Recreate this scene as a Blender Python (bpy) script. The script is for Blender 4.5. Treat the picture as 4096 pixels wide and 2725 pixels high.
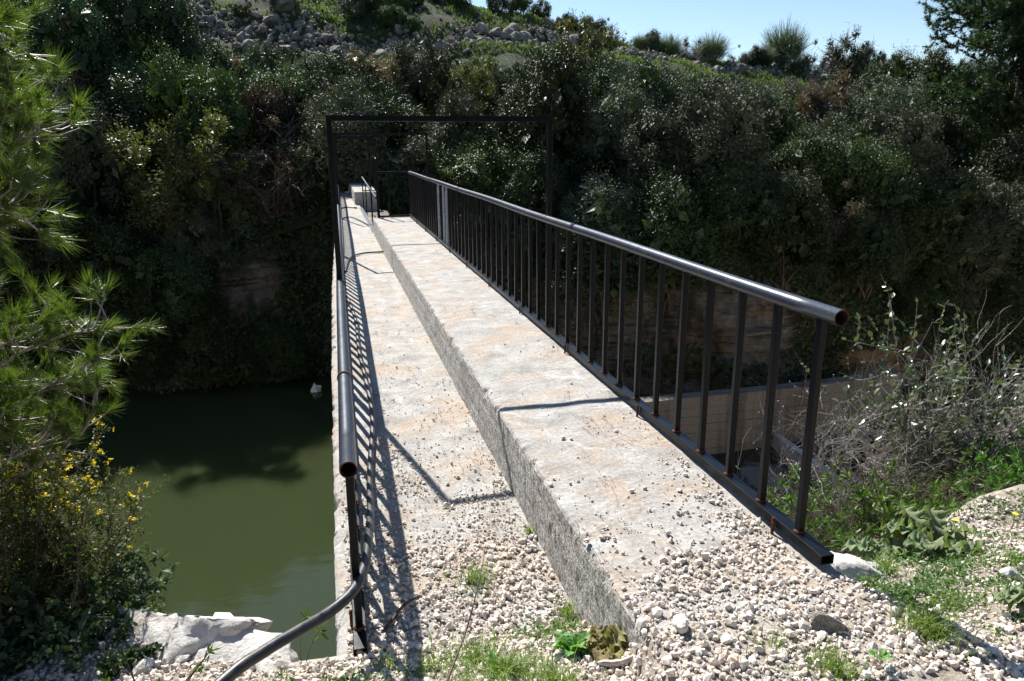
import bpy, math
import numpy as np
from mathutils import Matrix, Vector

SC = bpy.context.scene
for o in list(bpy.data.objects):
    bpy.data.objects.remove(o)

# ------------------------------------------------------------------ camera
EYE = 1.6
PITCH, YAW, ROLL = 0.264408, 0.240811, -0.006342
cp, sp, cy_, sy_ = math.cos(PITCH), math.sin(PITCH), math.cos(YAW), math.sin(YAW)
fwd = Vector((sy_ * cp, cy_ * cp, -sp))
rgt = Vector((cy_, -sy_, 0))
upv = rgt.cross(fwd)
r2 = rgt * math.cos(ROLL) + upv * math.sin(ROLL)
u2 = -rgt * math.sin(ROLL) + upv * math.cos(ROLL)
cam_d = bpy.data.cameras.new('camera')
cam_d.sensor_width = 36.0
cam_d.lens = 25.65
cam_d.clip_start = 0.05
cam_d.clip_end = 2000
cam = bpy.data.objects.new('camera', cam_d)
SC.collection.objects.link(cam)
m = Matrix((r2, u2, -fwd)).transposed().to_4x4()
m.translation = Vector((0, 0, EYE))
cam.matrix_world = m
SC.camera = cam

# ------------------------------------------------------------------ sky and sun
SUN_AZ = math.radians(-12.9)      # from +Y towards +X
SUN_EL = math.radians(43.8)
world = bpy.data.worlds.new('World')
SC.world = world
world.use_nodes = True
wn = world.node_tree.nodes
wl = world.node_tree.links
wn.clear()
sky = wn.new('ShaderNodeTexSky')
sky.sky_type = 'NISHITA'
sky.sun_disc = False
sky.sun_elevation = SUN_EL
sky.sun_rotation = SUN_AZ
sky.altitude = 300
sky.air_density = 1.0
sky.dust_density = 0.15
sky.ozone_density = 2.5
bg = wn.new('ShaderNodeBackground')
bg.inputs['Strength'].default_value = 0.068
wo = wn.new('ShaderNodeOutputWorld')
wl.new(sky.outputs[0], bg.inputs[0])
wl.new(bg.outputs[0], wo.inputs[0])
sd = bpy.data.lights.new('sun', 'SUN')
sd.energy = 5.0
sd.angle = math.radians(0.53)
sd.color = (1.0, 0.96, 0.9)
sun = bpy.data.objects.new('sun', sd)
SC.collection.objects.link(sun)
sdir = Vector((math.sin(SUN_AZ) * math.cos(SUN_EL), math.cos(SUN_AZ) * math.cos(SUN_EL), math.sin(SUN_EL)))
sun.rotation_euler = sdir.to_track_quat('Z', 'Y').to_euler()
sun.location = (-5, 20, 25)

SC.view_settings.view_transform = 'Standard'
SC.view_settings.look = 'None'
SC.view_settings.gamma = 1.0
SC.view_settings.use_curve_mapping = False
SC.view_settings.exposure = 1.08
SC.cycles.use_adaptive_sampling = True
SC.cycles.adaptive_threshold = 0.025
SC.cycles.max_bounces = 5
SC.cycles.diffuse_bounces = 2
SC.cycles.glossy_bounces = 2
SC.cycles.transmission_bounces = 3
SC.cycles.transparent_max_bounces = 4

# ------------------------------------------------------------------ helpers
col = SC.collection


def rng_(s):
    return np.random.default_rng(s)


def hash_(ix, iy, iz, seed):
    h = (ix * 374761393 + iy * 668265263 + iz * 2147483647 + seed * 1274126177) & 0xFFFFFFFF
    h = ((h ^ (h >> 13)) * 1274126177) & 0xFFFFFFFF
    h = ((h ^ (h >> 16)) * 2246822519) & 0xFFFFFFFF
    return ((h ^ (h >> 15)) & 0xFFFFFF) / float(0xFFFFFF)


def vnoise(x, y, z=0.0, seed=0):
    x, y, z = np.broadcast_arrays(np.asarray(x, float), np.asarray(y, float), np.asarray(z, float))
    fx, fy, fz = np.floor(x), np.floor(y), np.floor(z)
    ix, iy, iz = fx.astype(np.int64), fy.astype(np.int64), fz.astype(np.int64)
    tx, ty, tz = x - fx, y - fy, z - fz
    tx, ty, tz = tx * tx * (3 - 2 * tx), ty * ty * (3 - 2 * ty), tz * tz * (3 - 2 * tz)
    out = 0
    for a in (0, 1):
        for b in (0, 1):
            for c in (0, 1):
                out = out + hash_(ix + a, iy + b, iz + c, seed) * (tx if a else 1 - tx) * (ty if b else 1 - ty) * (tz if c else 1 - tz)
    return out * 2 - 1


def fbm(x, y, z=0.0, seed=0, oct=4):
    s, a, f = 0, 1.0, 1.0
    for k in range(oct):
        s = s + a * vnoise(x * f, y * f, np.asarray(z) * f, seed + k * 17)
        a *= 0.5
        f *= 2.03
    return s


def smooth(e0, e1, x):
    t = np.clip((np.asarray(x, float) - e0) / (e1 - e0), 0, 1)
    return t * t * (3 - 2 * t)


def mesh(name, V, F, mats, mi=None, smooth_=False):
    V = np.asarray(V, np.float32)
    me = bpy.data.meshes.new(name)
    fl = F if (isinstance(F, list) and isinstance(F[0], np.ndarray)) else [F]
    fl = [np.asarray(f, np.int32) for f in fl if len(f)]
    nl = sum(f.size for f in fl)
    nf = sum(len(f) for f in fl)
    me.vertices.add(len(V))
    me.vertices.foreach_set('co', V.ravel())
    me.loops.add(nl)
    me.loops.foreach_set('vertex_index', np.concatenate([f.ravel() for f in fl]))
    me.polygons.add(nf)
    ln = np.concatenate([np.full(len(f), f.shape[1], np.int32) for f in fl])
    st = np.concatenate(([0], np.cumsum(ln)[:-1])).astype(np.int32)
    me.polygons.foreach_set('loop_start', st)
    me.polygons.foreach_set('loop_total', ln)
    if mi is not None:
        me.polygons.foreach_set('material_index', np.asarray(mi, np.int32))
    me.polygons.foreach_set('use_smooth', np.full(nf, bool(smooth_)))
    for mt in (mats if isinstance(mats, (list, tuple)) else [mats]):
        me.materials.append(mt)
    me.update(calc_edges=True)
    return me


def obj(name, me, parent=None, loc=None):
    o = bpy.data.objects.new(name, me)
    col.objects.link(o)
    if parent is not None:
        o.parent = parent
    if loc is not None:
        o.location = loc
    return o


def tag(o, label=None, cat=None, group=None, kind=None):
    if label:
        o['label'] = label
    if cat:
        o['category'] = cat
    if group:
        o['group'] = group
    if kind:
        o['kind'] = kind
    return o


def thing(name, label, cat, loc=(0, 0, 0), rz=0.0, sc=None, group=None):
    o = bpy.data.objects.new(name, None)
    o.empty_display_size = 0.1
    col.objects.link(o)
    o.location = loc
    o.rotation_euler = (0, 0, rz)
    if sc is not None:
        o.scale = sc
    return tag(o, label, cat, group)


class MB:
    """collects triangles and quads into one mesh"""

    def __init__(s):
        s.v, s.q, s.t, s.n = [], [], [], 0

    def add(s, V, Q=None, T=None):
        V = np.asarray(V, float)
        if Q is not None and len(Q):
            s.q.append(np.asarray(Q, int) + s.n)
        if T is not None and len(T):
            s.t.append(np.asarray(T, int) + s.n)
        s.v.append(V)
        s.n += len(V)

    def box(s, c, d):
        x, y, z = c
        a, b, e = d[0] / 2, d[1] / 2, d[2] / 2
        V = [(x + i * a, y + j * b, z + k * e) for i in (-1, 1) for j in (-1, 1) for k in (-1, 1)]
        s.add(V, [(0, 1, 3, 2), (4, 6, 7, 5), (0, 4, 5, 1), (2, 3, 7, 6), (0, 2, 6, 4), (1, 5, 7, 3)])

    def tube(s, P, r, n=8, cap=True):
        P = np.asarray(P, float)
        k = len(P)
        r = np.atleast_1d(np.asarray(r, float))
        r = np.interp(np.linspace(0, 1, k), np.linspace(0, 1, len(r)), r) if len(r) > 1 else np.full(k, r[0])
        T = np.gradient(P, axis=0)
        T /= np.linalg.norm(T, axis=1)[:, None] + 1e-12
        ref = np.array([0, 0, 1.0]) if abs(T[:, 2]).mean() < 0.8 else np.array([1.0, 0, 0])
        A = np.cross(T, ref)
        A /= np.linalg.norm(A, axis=1)[:, None] + 1e-9
        B = np.cross(T, A)
        a = np.arange(n) * 2 * np.pi / n
        V = P[:, None, :] + r[:, None, None] * (np.cos(a)[None, :, None] * A[:, None, :] + np.sin(a)[None, :, None] * B[:, None, :])
        V = V.reshape(-1, 3)
        i = np.arange(k - 1)[:, None] * n
        j = np.arange(n)[None, :]
        j2 = (j + 1) % n
        Q = np.stack([i + j, i + j2, i + n + j2, i + n + j], -1).reshape(-1, 4)
        s.add(V, Q)
        if cap and n >= 3:
            for e, fl in ((0, 1), ((k - 1) * n, 0)):
                idx = [e + q for q in range(n)]
                if fl:
                    idx = idx[::-1]
                Tt = [(idx[0], idx[q], idx[q + 1]) for q in range(1, n - 1)]
                s.t.append(np.asarray(Tt, int) + (s.n - len(V)))

    def me(s, name, mat, sm=False):
        V = np.concatenate(s.v)
        F = []
        if s.q:
            F.append(np.concatenate(s.q))
        if s.t:
            F.append(np.concatenate(s.t))
        return mesh(name, V, F, mat, smooth_=sm)


def scatter(TV, TQ, pos, basis, scale):
    """copies of a template: pos (n,3), basis (n,3,3) rows = local axes, scale (n,) or (n,3)"""
    TV = np.asarray(TV, float)
    TQ = np.asarray(TQ, int)
    n, k = len(pos), len(TV)
    scale = np.asarray(scale, float)
    if scale.ndim == 1:
        scale = np.repeat(scale[:, None], 3, 1)
    L = TV[None] * scale[:, None, :]
    V = np.einsum('nki,nij->nkj', L, basis) + pos[:, None, :]
    F = (TQ[None] + (np.arange(n) * k)[:, None, None]).reshape(-1, TQ.shape[1])
    return V.reshape(-1, 3), F


def unit(a):
    return a / (np.linalg.norm(a, axis=-1, keepdims=True) + 1e-9)


def rand_dirs(R, n):
    return unit(R.normal(size=(n, 3)))


def basis_from(ydir, nrm):
    y = unit(ydir)
    x = unit(np.cross(y, nrm))
    z = np.cross(x, y)
    return np.stack([x, y, z], 1)


LEAF4 = (np.array([(0, 0, 0), (0.3, 0.45, 0.05), (0, 1, 0), (-0.3, 0.45, 0.05)]), np.array([(0, 1, 2, 3)]))
LEAF_OVAL = (np.array([(0, 0, 0), (0.24, 0.3, 0.07), (0.26, 0.62, 0.07), (0, 1, -0.04), (-0.26, 0.62, 0.07), (-0.24, 0.3, 0.07), (0, 0.46, 0.0)]),
             np.array([(0, 1, 6, 5), (1, 2, 3, 6), (5, 6, 3, 4)]))
LEAF_NARROW = (np.array([(0, 0, 0), (0.1, 0.35, 0.03), (0.09, 0.7, 0.0), (0, 1, -0.06), (-0.09, 0.7, 0.0), (-0.1, 0.35, 0.03)]),
               np.array([(0, 1, 2, 5), (5, 2, 3, 4)]))


# ------------------------------------------------------------------ materials
def nodes(name):
    mt = bpy.data.materials.new(name)
    mt.use_nodes = True
    nt = mt.node_tree
    nt.nodes.clear()
    out = nt.nodes.new('ShaderNodeOutputMaterial')
    return mt, nt, out


def N(nt, typ, **kw):
    n = nt.nodes.new(typ)
    for k, v in kw.items():
        if k in n.inputs:
            n.inputs[k].default_value = v
        else:
            setattr(n, k, v)
    return n


def ramp(nt, fac, stops):
    r = nt.nodes.new('ShaderNodeValToRGB')
    el = r.color_ramp.elements
    while len(el) > 1:
        el.remove(el[0])
    el[0].position = stops[0][0]
    el[0].color = (*stops[0][1], 1)
    for p, c in stops[1:]:
        e = el.new(p)
        e.color = (*c, 1)
    nt.links.new(fac, r.inputs[0])
    return r.outputs[0]


def noise(nt, scale, detail=4, rough=0.55, dist=0.0, vec=None):
    n = N(nt, 'ShaderNodeTexNoise', Scale=scale, Detail=detail, Roughness=rough, Distortion=dist)
    if vec is not None:
        nt.links.new(vec, n.inputs['Vector'])
    return n.outputs['Fac']


def mixc(nt, fac, a, b, mode='MIX'):
    n = nt.nodes.new('ShaderNodeMix')
    n.data_type = 'RGBA'
    n.blend_type = mode
    for sock, v in ((n.inputs[0], fac), (n.inputs[6], a), (n.inputs[7], b)):
        if isinstance(v, (int, float)):
            sock.default_value = v
        elif isinstance(v, tuple):
            sock.default_value = (*v, 1)
        else:
            nt.links.new(v, sock)
    return n.outputs[2]


def math_(nt, op, a, b=None):
    n = nt.nodes.new('ShaderNodeMath')
    n.operation = op
    for k, v in enumerate((a, b)):
        if v is None:
            continue
        if isinstance(v, (int, float)):
            n.inputs[k].default_value = v
        else:
            nt.links.new(v, n.inputs[k])
    return n.outputs[0]


def geo_pos(nt):
    return nt.nodes.new('ShaderNodeNewGeometry').outputs['Position']


def bump(nt, h, strength, dist):
    b = N(nt, 'ShaderNodeBump', Strength=strength, Distance=dist)
    nt.links.new(h, b.inputs['Height'])
    return b.outputs[0]


def setc(nt, p, c):
    if isinstance(c, tuple):
        p.inputs['Base Color'].default_value = (*c, 1)
    else:
        nt.links.new(c, p.inputs['Base Color'])


def principled(nt, out, c, rough=0.8, spec=0.5, metal=0.0, nrm=None):
    p = nt.nodes.new('ShaderNodeBsdfPrincipled')
    setc(nt, p, c)
    if isinstance(rough, (int, float)):
        p.inputs['Roughness'].default_value = rough
    else:
        nt.links.new(rough, p.inputs['Roughness'])
    p.inputs['Specular IOR Level'].default_value = spec
    p.inputs['Metallic'].default_value = metal
    if nrm is not None:
        nt.links.new(nrm, p.inputs['Normal'])
    nt.links.new(p.outputs[0], out.inputs[0])
    return p


def leaf_mat(name, c1, c2, rough=0.4, spec=0.5, trans=0.3, tcol=None, var=0.35, flush=None):
    """leaf: colour varies leaf by leaf and plant by plant; some light passes through"""
    mt, nt, out = nodes(name)
    g = nt.nodes.new('ShaderNodeNewGeometry')
    oi = nt.nodes.new('ShaderNodeObjectInfo')
    c = mixc(nt, g.outputs['Random Per Island'], c1, c2)
    if flush is not None:
        f = math_(nt, 'GREATER_THAN', g.outputs['Random Per Island'], 1 - flush[0])
        c = mixc(nt, f, c, flush[1])
    hv = N(nt, 'ShaderNodeHueSaturation')
    v = math_(nt, 'ADD', math_(nt, 'MULTIPLY', oi.outputs['Random'], 2 * var), 1 - var)
    nt.links.new(v, hv.inputs['Value'])
    nt.links.new(math_(nt, 'ADD', math_(nt, 'MULTIPLY', oi.outputs['Random'], 0.05), 0.475), hv.inputs['Hue'])
    nt.links.new(c, hv.inputs['Color'])
    c = hv.outputs[0]
    p = principled(nt, out, c, rough, spec)
    tr = nt.nodes.new('ShaderNodeBsdfTranslucent')
    tc = mixc(nt, 1.0, c, tcol or (1.3, 1.6, 0.6), 'MULTIPLY')
    nt.links.new(tc, tr.inputs[0])
    mx = N(nt, 'ShaderNodeMixShader')
    mx.inputs[0].default_value = trans
    nt.links.new(p.outputs[0], mx.inputs[1])
    nt.links.new(tr.outputs[0], mx.inputs[2])
    nt.links.new(mx.outputs[0], out.inputs[0])
    return mt


def bark_mat(name, a, b, rough=0.8, scale=30, spec=0.3):
    mt, nt, out = nodes(name)
    f = noise(nt, scale, 4, vec=geo_pos(nt))
    c = ramp(nt, f, [(0.35, a), (0.65, b)])
    principled(nt, out, c, rough, spec, nrm=bump(nt, f, 0.5, 0.01))
    return mt


M = {}


def build_materials():
    # weathered concrete, top faces
    mt, nt, out = nodes('concrete_worn_top')
    P = geo_pos(nt)
    n1 = noise(nt, 1.3, 5, 0.6, 0.6, P)
    n2 = noise(nt, 5.0, 6, 0.65, 0.3, P)
    n3 = noise(nt, 45, 5, 0.7, 0.0, P)
    base = ramp(nt, n2, [(0.3, (0.25, 0.238, 0.215)), (0.5, (0.345, 0.33, 0.305)), (0.68, (0.43, 0.415, 0.39))])
    warm = ramp(nt, noise(nt, 2.1, 4, 0.6, 0.4, P), [(0.48, (0, 0, 0)), (0.66, (1, 1, 1))])
    c = mixc(nt, math_(nt, 'MULTIPLY', warm, 0.65), base, (0.40, 0.295, 0.205))
    white = ramp(nt, noise(nt, 3.1, 6, 0.7, 0.8, P), [(0.58, (0, 0, 0)), (0.66, (1, 1, 1))])
    c = mixc(nt, math_(nt, 'MULTIPLY', white, 0.6), c, (0.58, 0.565, 0.54))
    dark = ramp(nt, noise(nt, 1.9, 6, 0.7, 0.5, P), [(0.60, (0, 0, 0)), (0.72, (1, 1, 1))])
    c = mixc(nt, math_(nt, 'MULTIPLY', dark, 0.5), c, (0.2, 0.185, 0.165))
    sp_ = ramp(nt, n3, [(0.42, (0.78, 0.78, 0.78)), (0.6, (1.06, 1.06, 1.06))])
    c = mixc(nt, 1.0, c, sp_, 'MULTIPLY')
    mp = N(nt, 'ShaderNodeMapping')
    mp.inputs['Scale'].default_value = (2.2, 0.55, 1)
    mp.inputs['Rotation'].default_value = (0, 0, 0.25)
    nt.links.new(P, mp.inputs[0])
    ck = noise(nt, 1.6, 6, 0.6, 0.5, mp.outputs[0])
    ckd = ramp(nt, math_(nt, 'ABSOLUTE', math_(nt, 'SUBTRACT', ck, 0.5)), [(0.0, (1, 1, 1)), (0.006, (0, 0, 0))])
    ckm = math_(nt, 'MULTIPLY', ckd, ramp(nt, n1, [(0.5, (0, 0, 0)), (0.56, (1, 1, 1))]))
    c = mixc(nt, math_(nt, 'MULTIPLY', ckm, 0.75), c, (0.12, 0.11, 0.10))
    hh = math_(nt, 'ADD', math_(nt, 'MULTIPLY', n3, 0.5), math_(nt, 'SUBTRACT', n2, math_(nt, 'MULTIPLY', ckm, 0.6)))
    principled(nt, out, c, 0.9, 0.25, nrm=bump(nt, hh, 0.55, 0.02))
    M['ctop'] = mt
    # rough weathered concrete, vertical faces
    mt, nt, out = nodes('concrete_rough_side')
    P = geo_pos(nt)
    f1 = noise(nt, 85, 4, 0.75, 0.2, P)
    f2 = noise(nt, 3.0, 5, 0.6, 0.4, P)
    mp = N(nt, 'ShaderNodeMapping')
    mp.inputs['Scale'].default_value = (1, 0.35, 5.5)
    nt.links.new(P, mp.inputs[0])
    f3 = noise(nt, 2.0, 4, 0.6, 0.3, mp.outputs[0])
    c = ramp(nt, f1, [(0.38, (0.12, 0.105, 0.09)), (0.5, (0.38, 0.36, 0.33)), (0.60, (0.72, 0.70, 0.67))])
    c = mixc(nt, math_(nt, 'MULTIPLY', ramp(nt, f2, [(0.45, (0, 0, 0)), (0.65, (1, 1, 1))]), 0.4), c, (0.2, 0.18, 0.15))
    hh = math_(nt, 'ADD', f1, math_(nt, 'MULTIPLY', f3, 0.8))
    principled(nt, out, c, 0.95, 0.2, nrm=bump(nt, hh, 0.9, 0.02))
    M['cside'] = mt
    # broken white lip of the deck
    mt, nt, out = nodes('concrete_board_wall')
    P = geo_pos(nt)
    mp = N(nt, 'ShaderNodeMapping')
    mp.inputs['Scale'].default_value = (1.4, 1.4, 0.12)
    nt.links.new(P, mp.inputs[0])
    st = noise(nt, 1.0, 6, 0.7, 0.4, mp.outputs[0])
    f1 = noise(nt, 14, 5, 0.7, 0, P)
    c = ramp(nt, f1, [(0.3, (0.11, 0.098, 0.082)), (0.7, (0.21, 0.19, 0.165))])
    c = mixc(nt, ramp(nt, st, [(0.50, (0, 0, 0)), (0.62, (0.9, 0.9, 0.9))]), c, (0.075, 0.062, 0.048))
    principled(nt, out, c, 0.85, 0.3, nrm=bump(nt, f1, 0.4, 0.02))
    M['cwall'] = mt
    # black painted steel, worn, with a little rust
    mt, nt, out = nodes('steel_black_paint')
    P = geo_pos(nt)
    f1 = noise(nt, 18, 6, 0.7, 0, P)
    f2 = noise(nt, 90, 3, 0.6, 0, P)
    rust = ramp(nt, math_(nt, 'ADD', math_(nt, 'MULTIPLY', noise(nt, 2.3, 3, 0.6, 0, P), 0.6), math_(nt, 'MULTIPLY', f1, 0.5)), [(0.73, (0, 0, 0)), (0.77, (1, 1, 1))])
    c = ramp(nt, f2, [(0.4, (0.0025, 0.0032, 0.005)), (0.68, (0.007, 0.009, 0.014))])
    c = mixc(nt, rust, c, (0.11, 0.035, 0.014))
    ro = math_(nt, 'ADD', math_(nt, 'MULTIPLY', f1, 0.2), math_(nt, 'ADD', math_(nt, 'MULTIPLY', rust, 0.35), 0.22))
    principled(nt, out, c, ro, 0.14, nrm=bump(nt, f2, 0.12, 0.003))
    M['steel'] = mt
    mt, nt, out = nodes('steel_handrail_blueblack')
    P = geo_pos(nt)
    f1 = noise(nt, 14, 6, 0.7, 0, P)
    f2 = noise(nt, 120, 3, 0.6, 0, P)
    c = ramp(nt, f2, [(0.4, (0.009, 0.013, 0.022)), (0.66, (0.022, 0.029, 0.044))])
    sc_ = ramp(nt, math_(nt, 'ADD', math_(nt, 'MULTIPLY', noise(nt, 5, 3, 0.6, 0, P), 0.5), math_(nt, 'MULTIPLY', f2, 0.5)), [(0.60, (0, 0, 0)), (0.64, (1, 1, 1))])
    c = mixc(nt, math_(nt, 'MULTIPLY', sc_, 0.6), c, (0.13, 0.115, 0.10))
    ro = math_(nt, 'ADD', math_(nt, 'MULTIPLY', f1, 0.22), 0.24)
    principled(nt, out, c, ro, 0.45, nrm=bump(nt, f2, 0.12, 0.003))
    M['rail'] = mt
    mt, nt, out = nodes('steel_rust')
    f1 = noise(nt, 60, 4, 0.7, 0, geo_pos(nt))
    c = ramp(nt, f1, [(0.35, (0.03, 0.014, 0.009)), (0.65, (0.16, 0.055, 0.02))])
    principled(nt, out, c, 0.9, 0.2, nrm=bump(nt, f1, 0.5, 0.004))
    M['rust'] = mt
    mt, nt, out = nodes('steel_bare_pale')
    f1 = noise(nt, 40, 4, 0.7, 0, geo_pos(nt))
    c = ramp(nt, f1, [(0.35, (0.10, 0.12, 0.15)), (0.65, (0.30, 0.34, 0.40))])
    principled(nt, out, c, 0.4, 0.6)
    M['pale'] = mt
    mt, nt, out = nodes('tube_inside')
    principled(nt, out, (0.02, 0.01, 0.008), 0.8, 0.2)
    M['inside'] = mt
    # black polythene pipe, dusty
    mt, nt, out = nodes('pipe_black_plastic')
    P = geo_pos(nt)
    f = noise(nt, 25, 5, 0.7, 0, P)
    c = ramp(nt, f, [(0.4, (0.010, 0.010, 0.012)), (0.7, (0.042, 0.039, 0.036))])
    principled(nt, out, c, ramp(nt, f, [(0.3, (0.3, 0.3, 0.3)), (0.7, (0.6, 0.6, 0.6))]), 0.5, nrm=bump(nt, noise(nt, 160, 2, 0.6, 0, P), 0.1, 0.002))
    M['pipe'] = mt
    # limestone chips
    mt, nt, out = nodes('limestone_gravel')
    g = nt.nodes.new('ShaderNodeNewGeometry')
    c = ramp(nt, g.outputs['Random Per Island'], [(0.0, (0.66, 0.60, 0.53)), (0.3, (0.72, 0.66, 0.585)), (0.55, (0.61, 0.545, 0.475)), (0.74, (0.68, 0.59, 0.50)), (0.88, (0.62, 0.49, 0.39)), (0.95, (0.50, 0.46, 0.41)), (1.0, (0.76, 0.74, 0.71))])
    f = noise(nt, 70, 4, 0.7, 0, g.outputs['Position'])
    c = mixc(nt, 1.0, c, ramp(nt, f, [(0.3, (0.8, 0.78, 0.76)), (0.65, (1.05, 1.05, 1.05))]), 'MULTIPLY')
    principled(nt, out, c, 0.9, 0.25, nrm=bump(nt, f, 0.35, 0.004))
    M['gravel'] = mt
    # soil under the gravel and on the banks
    mt, nt, out = nodes('stony_soil')
    P = geo_pos(nt)
    f = noise(nt, 22, 6, 0.75, 0.2, P)
    f2 = noise(nt, 2.0, 4, 0.6, 0.2, P)
    c = ramp(nt, f, [(0.3, (0.22, 0.18, 0.14)), (0.5, (0.42, 0.37, 0.31)), (0.68, (0.6, 0.55, 0.48))])
    c = mixc(nt, ramp(nt, f2, [(0.45, (0, 0, 0)), (0.65, (0.6, 0.6, 0.6))]), c, (0.22, 0.17, 0.12))
    principled(nt, out, c, 0.95, 0.2, nrm=bump(nt, f, 1.0, 0.03))
    M['soil'] = mt
    # white weathered limestone
    mt, nt, out = nodes('limestone_boulder')
    P = geo_pos(nt)
    f = noise(nt, 16, 7, 0.75, 0.3, P)
    f2 = noise(nt, 4, 5, 0.65, 0.6, P)
    c = ramp(nt, f, [(0.3, (0.42, 0.39, 0.35)), (0.5, (0.62, 0.59, 0.55)), (0.7, (0.72, 0.70, 0.67))])
    c = mixc(nt, ramp(nt, f2, [(0.55, (0, 0, 0)), (0.68, (0.7, 0.7, 0.7))]), c, (0.40, 0.33, 0.26))
    principled(nt, out, c, 0.9, 0.25, nrm=bump(nt, f, 0.7, 0.03))
    M['boulder'] = mt
    # scree rocks on the hill
    mt, nt, out = nodes('scree_limestone')
    P = geo_pos(nt)
    oi = nt.nodes.new('ShaderNodeObjectInfo')
    g = nt.nodes.new('ShaderNodeNewGeometry')
    f = noise(nt, 3.0, 7, 0.75, 0.3, P)
    c = ramp(nt, f, [(0.3, (0.12, 0.105, 0.088)), (0.5, (0.24, 0.215, 0.185)), (0.7, (0.38, 0.355, 0.32))])
    v = math_(nt, 'ADD', math_(nt, 'MULTIPLY', oi.outputs['Random'], 0.35), math_(nt, 'ADD', math_(nt, 'MULTIPLY', g.outputs['Random Per Island'], 0.35), 0.6))
    hv = N(nt, 'ShaderNodeHueSaturation')
    nt.links.new(v, hv.inputs['Value'])
    nt.links.new(c, hv.inputs['Color'])
    principled(nt, out, hv.outputs[0], 0.9, 0.2, nrm=bump(nt, f, 0.8, 0.15))
    M['scree'] = mt
    # hillside soil with low herbs
    mt, nt, out = nodes('hillside_soil')
    P = geo_pos(nt)
    f = noise(nt, 0.8, 7, 0.7, 0.3, P)
    f2 = noise(nt, 6, 6, 0.75, 0.2, P)
    c = ramp(nt, f2, [(0.3, (0.025, 0.021, 0.015)), (0.5, (0.06, 0.052, 0.036)), (0.7, (0.085, 0.074, 0.055))])
    c = mixc(nt, ramp(nt, f, [(0.36, (0, 0, 0)), (0.52, (0.85, 0.85, 0.85))]), c, (0.036, 0.058, 0.017))
    principled(nt, out, c, 0.95, 0.2, nrm=bump(nt, f2, 1.0, 0.2))
    M['hill'] = mt
    # bedded limestone cliff
    mt, nt, out = nodes('cliff_bedded_limestone')
    P = geo_pos(nt)
    mp = N(nt, 'ShaderNodeMapping')
    mp.inputs['Scale'].default_value = (0.35, 0.35, 5.0)
    nt.links.new(P, mp.inputs[0])
    bed = noise(nt, 1.2, 6, 0.7, 0.6, mp.outputs[0])
    f = noise(nt, 2.5, 7, 0.75, 0.3, P)
    st = noise(nt, 0.45, 5, 0.65, 0.6, P)
    c = ramp(nt, f, [(0.3, (0.09, 0.075, 0.058)), (0.5, (0.20, 0.175, 0.14)), (0.7, (0.34, 0.31, 0.265))])
    c = mixc(nt, math_(nt, 'MULTIPLY', ramp(nt, st, [(0.48, (0, 0, 0)), (0.62, (1, 1, 1))]), 0.75), c, (0.30, 0.17, 0.06))
    c = mixc(nt, ramp(nt, bed, [(0.36, (1, 1, 1)), (0.46, (0, 0, 0))]), c, (0.05, 0.042, 0.034))
    mp2 = N(nt, 'ShaderNodeMapping')
    mp2.inputs['Scale'].default_value = (0.5, 0.5, 0.1)
    nt.links.new(P, mp2.inputs[0])
    sk = noise(nt, 1.0, 5, 0.7, 0.3, mp2.outputs[0])
    c = mixc(nt, ramp(nt, sk, [(0.5, (0, 0, 0)), (0.62, (0.85, 0.85, 0.85))]), c, (0.03, 0.03, 0.022))
    hh = math_(nt, 'ADD', f, bed)
    principled(nt, out, c, 0.95, 0.15, nrm=bump(nt, hh, 1.0, 0.25))
    M['cliff'] = mt
    # turbid green reservoir water
    mt, nt, out = nodes('reservoir_water')
    P = geo_pos(nt)
    mp = N(nt, 'ShaderNodeMapping')
    mp.inputs['Scale'].default_value = (1.0, 2.2, 1)
    mp.inputs['Rotation'].default_value = (0, 0, 0.5)
    nt.links.new(P, mp.inputs[0])
    w = noise(nt, 2.2, 3, 0.5, 0.3, mp.outputs[0])
    w2 = noise(nt, 0.5, 2, 0.5, 0.0, P)
    hh = math_(nt, 'MULTIPLY', w, ramp(nt, w2, [(0.4, (0.25, 0.25, 0.25)), (0.65, (1, 1, 1))]))
    p = principled(nt, out, (0.027, 0.036, 0.015), 0.03, 0.5, nrm=bump(nt, hh, 0.12, 0.05))
    p.inputs['IOR'].default_value = 1.33
    p.subsurface_method = 'BURLEY'
    p.inputs['Subsurface Weight'].default_value = 1.0
    p.inputs['Subsurface Radius'].default_value = (0.6, 0.8, 0.5)
    p.inputs['Subsurface Scale'].default_value = 1.0
    M['water'] = mt
    mt, nt, out = nodes('basin_floor_wet')
    P = geo_pos(nt)
    f = noise(nt, 0.55, 6, 0.7, 0.4, P)
    f2 = noise(nt, 9, 5, 0.7, 0, P)
    wet = ramp(nt, f, [(0.52, (0, 0, 0)), (0.60, (1, 1, 1))])
    c = mixc(nt, wet, (0.02, 0.02, 0.015), mixc(nt, f2, (0.06, 0.055, 0.045), (0.2, 0.19, 0.17)))
    principled(nt, out, c, math_(nt, 'ADD', math_(nt, 'MULTIPLY', wet, 0.7), 0.15), 0.4, nrm=bump(nt, math_(nt, 'MULTIPLY', f2, wet), 0.8, 0.05))
    M['floor'] = mt
    mt, nt, out = nodes('lichen_ochre')
    f = noise(nt, 30, 4, 0.7, 0, geo_pos(nt))
    c = ramp(nt, f, [(0.35, (0.25, 0.15, 0.05)), (0.65, (0.55, 0.36, 0.10))])
    principled(nt, out, c, 0.9, 0.2)
    M['ochre'] = mt
    # foliage
    M['oak'] = leaf_mat('leaf_evergreen_oak', (0.015, 0.027, 0.009), (0.046, 0.069, 0.021), 0.52, 0.32, 0.10)
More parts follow.
